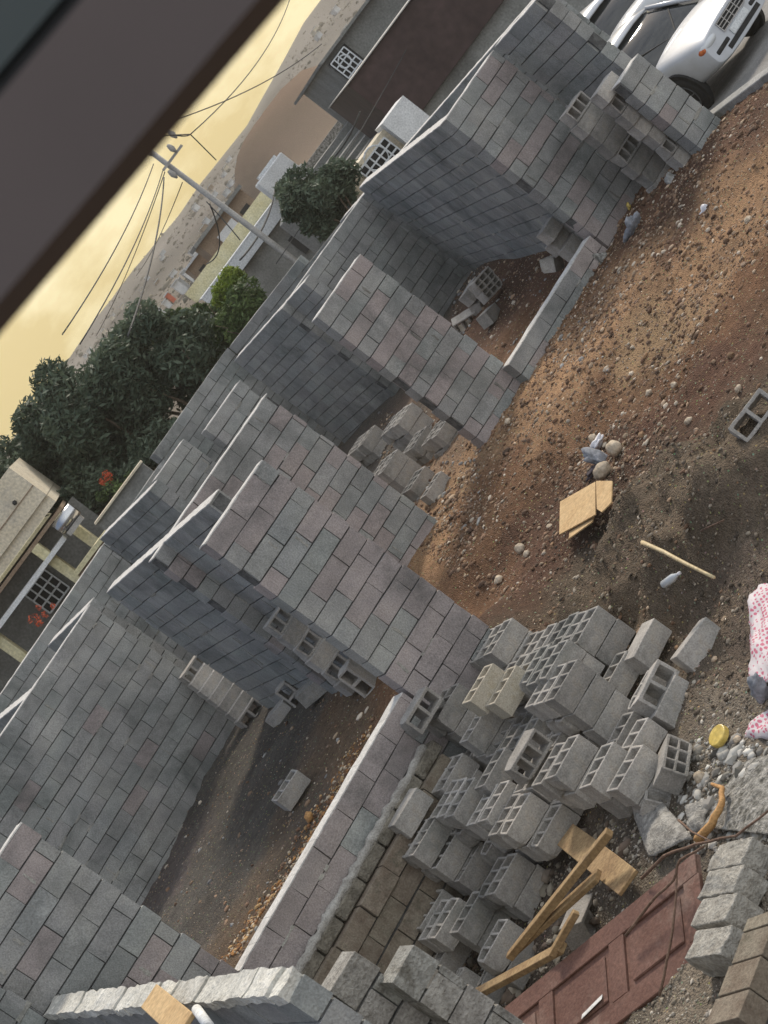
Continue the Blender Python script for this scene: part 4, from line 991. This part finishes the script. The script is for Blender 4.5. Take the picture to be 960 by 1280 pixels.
# low garden walls & planter
h=thing('garden_wall','grey stone garden wall beyond the rear wall near the flowers','garden wall',(0,0,0))
part('wall','greyplaster',h,(-225,-130,200,281,36,.2)); part('coping','cream',h,(-226,-129,281.3,284,35.9,.35))
h=thing('garden_wall','brown block garden wall right of the cream house porch','garden wall',(0,0,0))
part('wall','brownplaster',h,(-290,-227,180,262,35.6,.2)); part('coping','yellow',h,(-291,-226,262.3,268,35.5,.35))
rnd=random.Random(8)
h=thing('potted_plant','orange flowering plant with white pot by the grilled window','potted plant',(0,0,0))
bm=bmesh.new(); cl=setcol(bm); p=Pz(-352,268,35.6); crown(bm,cl,p,.28,260,rnd,.05,(1,.8,.7),6); obj('blossom',bm,M['redflower'],h)
bm=bmesh.new(); tube(bm,[p-Vector((0,0,.6)),p-Vector((0,0,.25))],[.15,.22],12); obj('pot',bm,M['white'],h)
bm=bmesh.new(); box(bm,(-9.5,38,.43),(9,3,.06)); obj('pavement',bm,M['cream'],kind='structure')
# pale roofed house behind pole
h=thing('low_house','long low house with pale sheet roof and yellow parapet, behind the utility pole','house',(0,0,0))
part('wall','greyplaster',h,(60,290,180,322,58,5)); part('roof','roofsheet',h,(78,286,323,341,57.7,.4),(78,286,341.2,343,57.7,6))
part('parapet','yellow',h,(70,250,343.4,362,60,.3)); 
w=part('window','dark',h,(200,232,272,300,57.9,.15)); 
h=thing('water_tank','bright white water tank on the pale roofed house','water tank',(0,0,0))
part('tank','white',h,(232,282,340,372,56.6,1.0),bev=.04); part('lid','roofsheet',h,(240,274,372.3,376,56.8,.6))
h=thing('grey_tank','round dark grey cistern in front of the pale roofed house','cistern',(0,0,0))
bm=bmesh.new(); p=Pz(238,275,50); tube(bm,[(p.x,p.y,.3),(p.x,p.y,Pz(0,318,50).z),(p.x,p.y,Pz(0,326,50).z)],[.62,.62,.3],20); obj('shell',bm,M['greyplaster'],h)
h=thing('brown_house','brown unplastered house with one white window, behind the yellow parapet','house',(0,0,0))
part('wall','brownplaster',h,(128,215,300,384,75,5)); part('roof','greyplaster',h,(124,219,384.3,389,74.6,6)); part('window','white',h,(150,180,350,372,74.8,.2)); part('doorway','dark',h,(192,206,325,368,74.8,.2))
h=thing('small_outhouse','small brown outhouse left of the brown house','outhouse',(0,0,0))
part('wall','brownplaster',h,(96,122,345,378,82,4)); part('roof','roofsheet',h,(94,124,378.3,381,81.7,5)); part('doorway','dark',h,(104,114,345,366,81.8,.2))
# row of little white sheds on the slope
rnd=random.Random(12)
for i in range(13):
    u=6+i*12+rnd.uniform(-3,3); v=384-i*.8+rnd.uniform(-5,6); d=205+rnd.uniform(-8,8)
    red=(i==4)
    h=thing('white_hut','%s in the distant row of white huts below the hill'%('only red hut' if red else '%s white hut from the left'%('first','second','third','fourth','','fifth','sixth','seventh','eighth','ninth','tenth','eleventh','twelfth')[i]),'hut',(0,0,0),group='distant white huts')
    w=rnd.uniform(6,10); hh=rnd.uniform(7,11)
    part('wall','redflower' if red else 'white',h,(u,u+w,v-hh-14,v,d,4)); part('roof','roofsheet',h,(u-1,u+w+1,v+.3,v+1.5,d-.3,5))
for i in range(58):
    d=rnd.uniform(170,470); u=rnd.uniform(-70,300) if i%3 else rnd.uniform(-60,470); zz=far_h(u*d/F,d); v0=(zz-H)*F/d+VH
    w=rnd.uniform(4,9)*(260/d)+2; hh=rnd.uniform(4,7)*(260/d)+2
    h=thing('hillside_house','tiny faded house far off on the hillside','house',(0,0,0),group='tiny houses on the far hillside')
    part('wall',rnd.choice(['white','white','cream','roofsheet','brownplaster']),h,(u,u+w,v0-4,v0+hh,d,6)); part('roof','roofsheet',h,(u-.4,u+w+.4,v0+hh+.1,v0+hh+.7,d-.3,6.6))
def s_slope(r):
    d=r.uniform(170,560); u=r.uniform(-150,520); return u*d/F,d
_gd=ground_detail
ground_detail=lambda x,y: far_h(x,y)
gravel('hillside_scrub','dry scrub dotted over the distant slope',3600,s_slope,.15,.8,[(.14,.125,.09),(.16,.14,.105),(.11,.105,.08),(.2,.17,.13)],6)
ground_detail=_gd
# grey concrete building & maroon building upper middle
h=thing('grey_building','dark grey concrete building with arched white grille, above the maroon one','building',(0,0,0))
part('wall','greyplaster',h,(401,800,180,394,47,6)); part('roof_slab','greyplaster',h,(397,800,394.3,398,46.6,8)); 
part('balcony_recess','dark',h,(404,436,338,388,46.9,.3)); grille(h,405,432,340,386,46.7,4,5,True)
part('ledge','metalgrey',h,(394,470,333,336,45.8,1.1))
h=thing('maroon_building','dark maroon sheet-clad building behind the right rear wall','building',(0,0,0))
part('cladding','maroon',h,(398,900,262,354,41,4)); part('flashing','metalgrey',h,(397,900,354.3,355.5,40.9,4.2)); part('base_wall','greyplaster',h,(398,900,150,261.7,41.2,3.6))
h=thing('white_kiosk','small white walled kiosk with white lattice window below the maroon building','kiosk',(0,0,0))
part('wall','white',h,(386,430,180,292,38.4,1.2)); part('side_wall','cream',h,(300,385.6,150,287,38.8,1.5)); part('window','dark',h,(322,374,250,280,38.7,.15)); grille(h,322,374,250,280,38.6,5,3,True)
h=thing('concrete_steps','grey concrete ramp and steps beside the kiosk','steps',(0,0,0))
for i in range(6): part('step','greyplaster',h,(300-i*4,397,180,282+i*9,43+i*1.2,1.3))
# stone wall edge in front of the earth rise
h=thing('stone_wall','rough stone retaining wall at the foot of the bare earth rise','retaining wall',(0,0,0))
part('wall','rubble',h,(286,396,200,338,62,.6))
# ---------------------------------------------------------------- utility pole and wires
pl=thing('utility_pole','tall concrete utility pole with insulators rising behind the rear wall','utility pole',(0,0,0))
pd=38.; px=185/F*pd
bm=bmesh.new(); tube(bm,[(px,pd,.3),(px,pd,H+(508-VH)*pd/F)],[.075,.05],12); obj('pole',bm,M['metalgrey'],pl,smooth=True)
ztop=H+(508-VH)*pd/F
bm=bmesh.new(); bar(bm,Vector((px-.15,pd-.12,ztop-.55)),Vector((px+.45,pd-.12,ztop-.55)),.06,.05); obj('crossarm',bm,M['metalgrey'],pl)
INS=[]
for dx,dz in ((-.05,-.12),(.28,-.45),(.5,-.30),(-.1,-.75)):
    bm=bmesh.new(); p=Vector((px+dx,pd-.15,ztop+dz)); tube(bm,[p-Vector((0,0,.1)),p,p+Vector((0,0,.06)),p+Vector((0,0,.12))],[.02,.06,.05,.03],10); obj('insulator',bm,M['metalgrey'],pl,smooth=True); INS.append(p)
def wire(label,P,Q,sag,r=.012,n=16):
    pts=[]
    for i in range(n+1):
        t_=i/n; p=P.lerp(Q,t_); p.z-=sag*4*t_*(1-t_); pts.append(p)
    bm=bmesh.new(); tube(bm,pts,r,5); obj('power_line',bm,M['wire'],smooth=True,label=label,cat='power line',group='power lines')
wire('power line from the pole top to the upper right building corner',Vector((px+.1,pd-.1,ztop+.3)),atd(402,55,47),.25)
wire('short bent power line joining the pole insulator to the upper line',INS[2],atd(238,168,38),.05)
wire('power line leaving the frame top from the junction near the pole',atd(238,168,38),atd(365,-10,60),.3)
wire('power line running left along the sky edge from the junction',atd(238,168,38),atd(190,170,30),.0)
wire('short cross wire below the junction near the hill line',atd(238,168,38),atd(270,200,42),.0)
for i,(a_,b_,d2) in enumerate([((192,205),(78,418),26),((204,212),(100,430),25),((206,215),(120,420),60),((228,228),(170,345),80),((205,222),(160,420),24)]):
    wire('%s of the power lines fanning down left across the yellow sky'%('leftmost','second from left','middle','rightmost faint','thickest')[i],atd(*a_,38),atd(*b_,d2),.1,.010 if i!=4 else .014)
wire('drop cable from mid pole down right to the kiosk',atd(258,252,38),atd(300,300,37.5),.05)
wire('thick service cable from the pole foot up to the grey building',atd(300,325,37.9),atd(345,228,45),.15,.02)
wire('service cable over the round dark tree to the grey building',atd(345,245,44),atd(450,140,40),.3,.02)
wire('slack cable looping by the low house roof',atd(258,330,45),atd(262,255,38),.3,.015)
wire('long thin cable running over the maroon building',atd(345,330,37),atd(540,0,42),.1,.010)
# ---------------------------------------------------------------- window head above the viewer
e0=atd(-120,516,1.5); e1=atd(400,-93,1.5)
ln=thing('window_head','dark brown and slate window head close to the viewer, upper left corner','window frame',(0,0,0))
xd=(e1-e0).normalized(); vdir=Vector((0,math.sin(PIT),math.cos(PIT))); vdir=(vdir-xd*vdir.dot(xd)).normalized(); nd=xd.cross(vdir)
if nd.y<0: nd=-nd
LM=Matrix(((xd.x,vdir.x,nd.x,e0.x),(xd.y,vdir.y,nd.y,e0.y),(xd.z,vdir.z,nd.z,e0.z),(0,0,0,1))); Lw=(e1-e0).length
bm=bmesh.new(); box(bm,(Lw/2,.05,.04),(Lw,.10,.08),LM); obj('lower_rail',bm,M['lintel_brown'],ln)
bm=bmesh.new(); box(bm,(Lw/2,.107,.05),(Lw,.012,.06),LM); obj('seal',bm,M['seal'],ln)
bm=bmesh.new(); box(bm,(Lw/2,.115+.055,.045),(Lw,.11,.07),LM); obj('upper_rail',bm,M['lintel_teal'],ln)
bm=bmesh.new(); box(bm,(Lw/2,.235,.05),(Lw,.018,.06),LM); obj('seal',bm,M['seal'],ln)
bm=bmesh.new(); box(bm,(Lw/2,.245+.2,.045),(Lw,.4,.07),LM); obj('head_panel',bm,M['lintel_teal'],ln)
# ---------------------------------------------------------------- haze
bm=bmesh.new(); box(bm,(0,370,34),(1300,800,76)); hz=obj('haze',bm,[],kind='stuff')
hm=bpy.data.materials.new('haze_air'); hm.use_nodes=True; nt=hm.node_tree; nt.nodes.remove(nt.nodes['Principled BSDF'])
pv=N(nt,'ShaderNodeVolumePrincipled'); pv.inputs['Color'].default_value=(.93,.86,.74,1); pv.inputs['Density'].default_value=.0006; pv.inputs['Anisotropy'].default_value=.2
L(nt,pv.outputs[0],nt.nodes['Material Output'].inputs['Volume']); hz.data.materials.append(hm)
# ---------------------------------------------------------------- light, sky, camera
w=bpy.data.worlds.new('World'); scene.world=w; w.use_nodes=True; nt=w.node_tree; bg=nt.nodes['Background']
SUN_EL=R(40); SUN_AZ=R(28)      # azimuth clockwise from +Y
sky=N(nt,'ShaderNodeTexSky'); sky.sky_type='NISHITA'; sky.sun_disc=False; sky.sun_elevation=SUN_EL; sky.sun_rotation=SUN_AZ; sky.air_density=1.3; sky.dust_density=4.; sky.ozone_density=.8
tc=N(nt,'ShaderNodeTexCoord'); sx=N(nt,'ShaderNodeSeparateXYZ'); L(nt,tc.outputs['Generated'],sx.inputs[0])
mp=N(nt,'ShaderNodeMapping'); mp.inputs['Scale'].default_value=(2.2,2.2,5.); L(nt,tc.outputs['Generated'],mp.inputs[0])
cn=N(nt,'ShaderNodeTexNoise'); cn.inputs['Scale'].default_value=4.2; cn.inputs['Detail'].default_value=8; cn.inputs['Roughness'].default_value=.62; L(nt,mp.outputs[0],cn.inputs['Vector'])
cloud=mixc(nt,ramp(nt,cn.outputs[0],[(.42,0.),(.58,1.)]),(8.3,6.5,2.4),(12.,10.6,6.0))
grey=mixc(nt,ramp(nt,cn.outputs[0],[(.35,0.),(.65,1.)]),(4.8,5.0,5.5),(8.0,8.1,8.3))
band=ramp(nt,sx.outputs['Z'],[(.10,1.),(.34,0.)])
front=ramp(nt,sx.outputs['Y'],[(.45,0.),(.9,1.)])
warm=mixc(nt,1.,band,front,'MULTIPLY')
dp=N(nt,'ShaderNodeVectorMath'); dp.operation='DOT_PRODUCT'; dp.inputs[1].default_value=(.62,-.66,.42); L(nt,tc.outputs['Generated'],dp.inputs[0])
grey=mixc(nt,1.,grey,ramp(nt,dp.outputs['Value'],[(0.,(.27,.36,.54)),(.9,(1.78,1.80,1.77))]),'MULTIPLY')
cover=mixc(nt,warm,grey,cloud)
L(nt,mixc(nt,.78,sky.outputs[0],cover),bg.inputs['Color']); bg.inputs['Strength'].default_value=.11
sd=bpy.data.lights.new('sun','SUN'); sd.energy=3.2; sd.angle=R(9); sd.color=(1.,.90,.76)
so=bpy.data.objects.new('sun',sd); C.objects.link(so)
dirv=Vector((math.sin(SUN_AZ)*math.cos(SUN_EL),math.cos(SUN_AZ)*math.cos(SUN_EL),math.sin(SUN_EL)))
so.rotation_euler=dirv.to_track_quat('Z','Y').to_euler(); so.location=(20,-20,40)
cam=bpy.data.cameras.new('camera'); co=bpy.data.objects.new('camera',cam); C.objects.link(co)
r_=Vector((1,0,0)); u_=Vector((0,math.sin(PIT),math.cos(PIT))); f_=Vector((0,math.cos(PIT),-math.sin(PIT)))
X=r_*math.cos(RHO)-u_*math.sin(RHO); Y=r_*math.sin(RHO)+u_*math.cos(RHO); Z=-f_
co.matrix_world=Matrix(((X.x,Y.x,Z.x,0),(X.y,Y.y,Z.y,0),(X.z,Y.z,Z.z,H),(0,0,0,1)))
cam.sensor_fit='AUTO'; cam.sensor_width=36; cam.lens=F/1280*36; cam.clip_start=.05; cam.clip_end=5000
cam.dof.use_dof=True; cam.dof.focus_distance=19; cam.dof.aperture_fstop=8
scene.camera=co
vs=scene.view_settings; vs.view_transform='Standard'; vs.look='None'; vs.exposure=.1; vs.gamma=1
scene.cycles.volume_bounces=0; scene.cycles.max_bounces=5; scene.cycles.diffuse_bounces=3
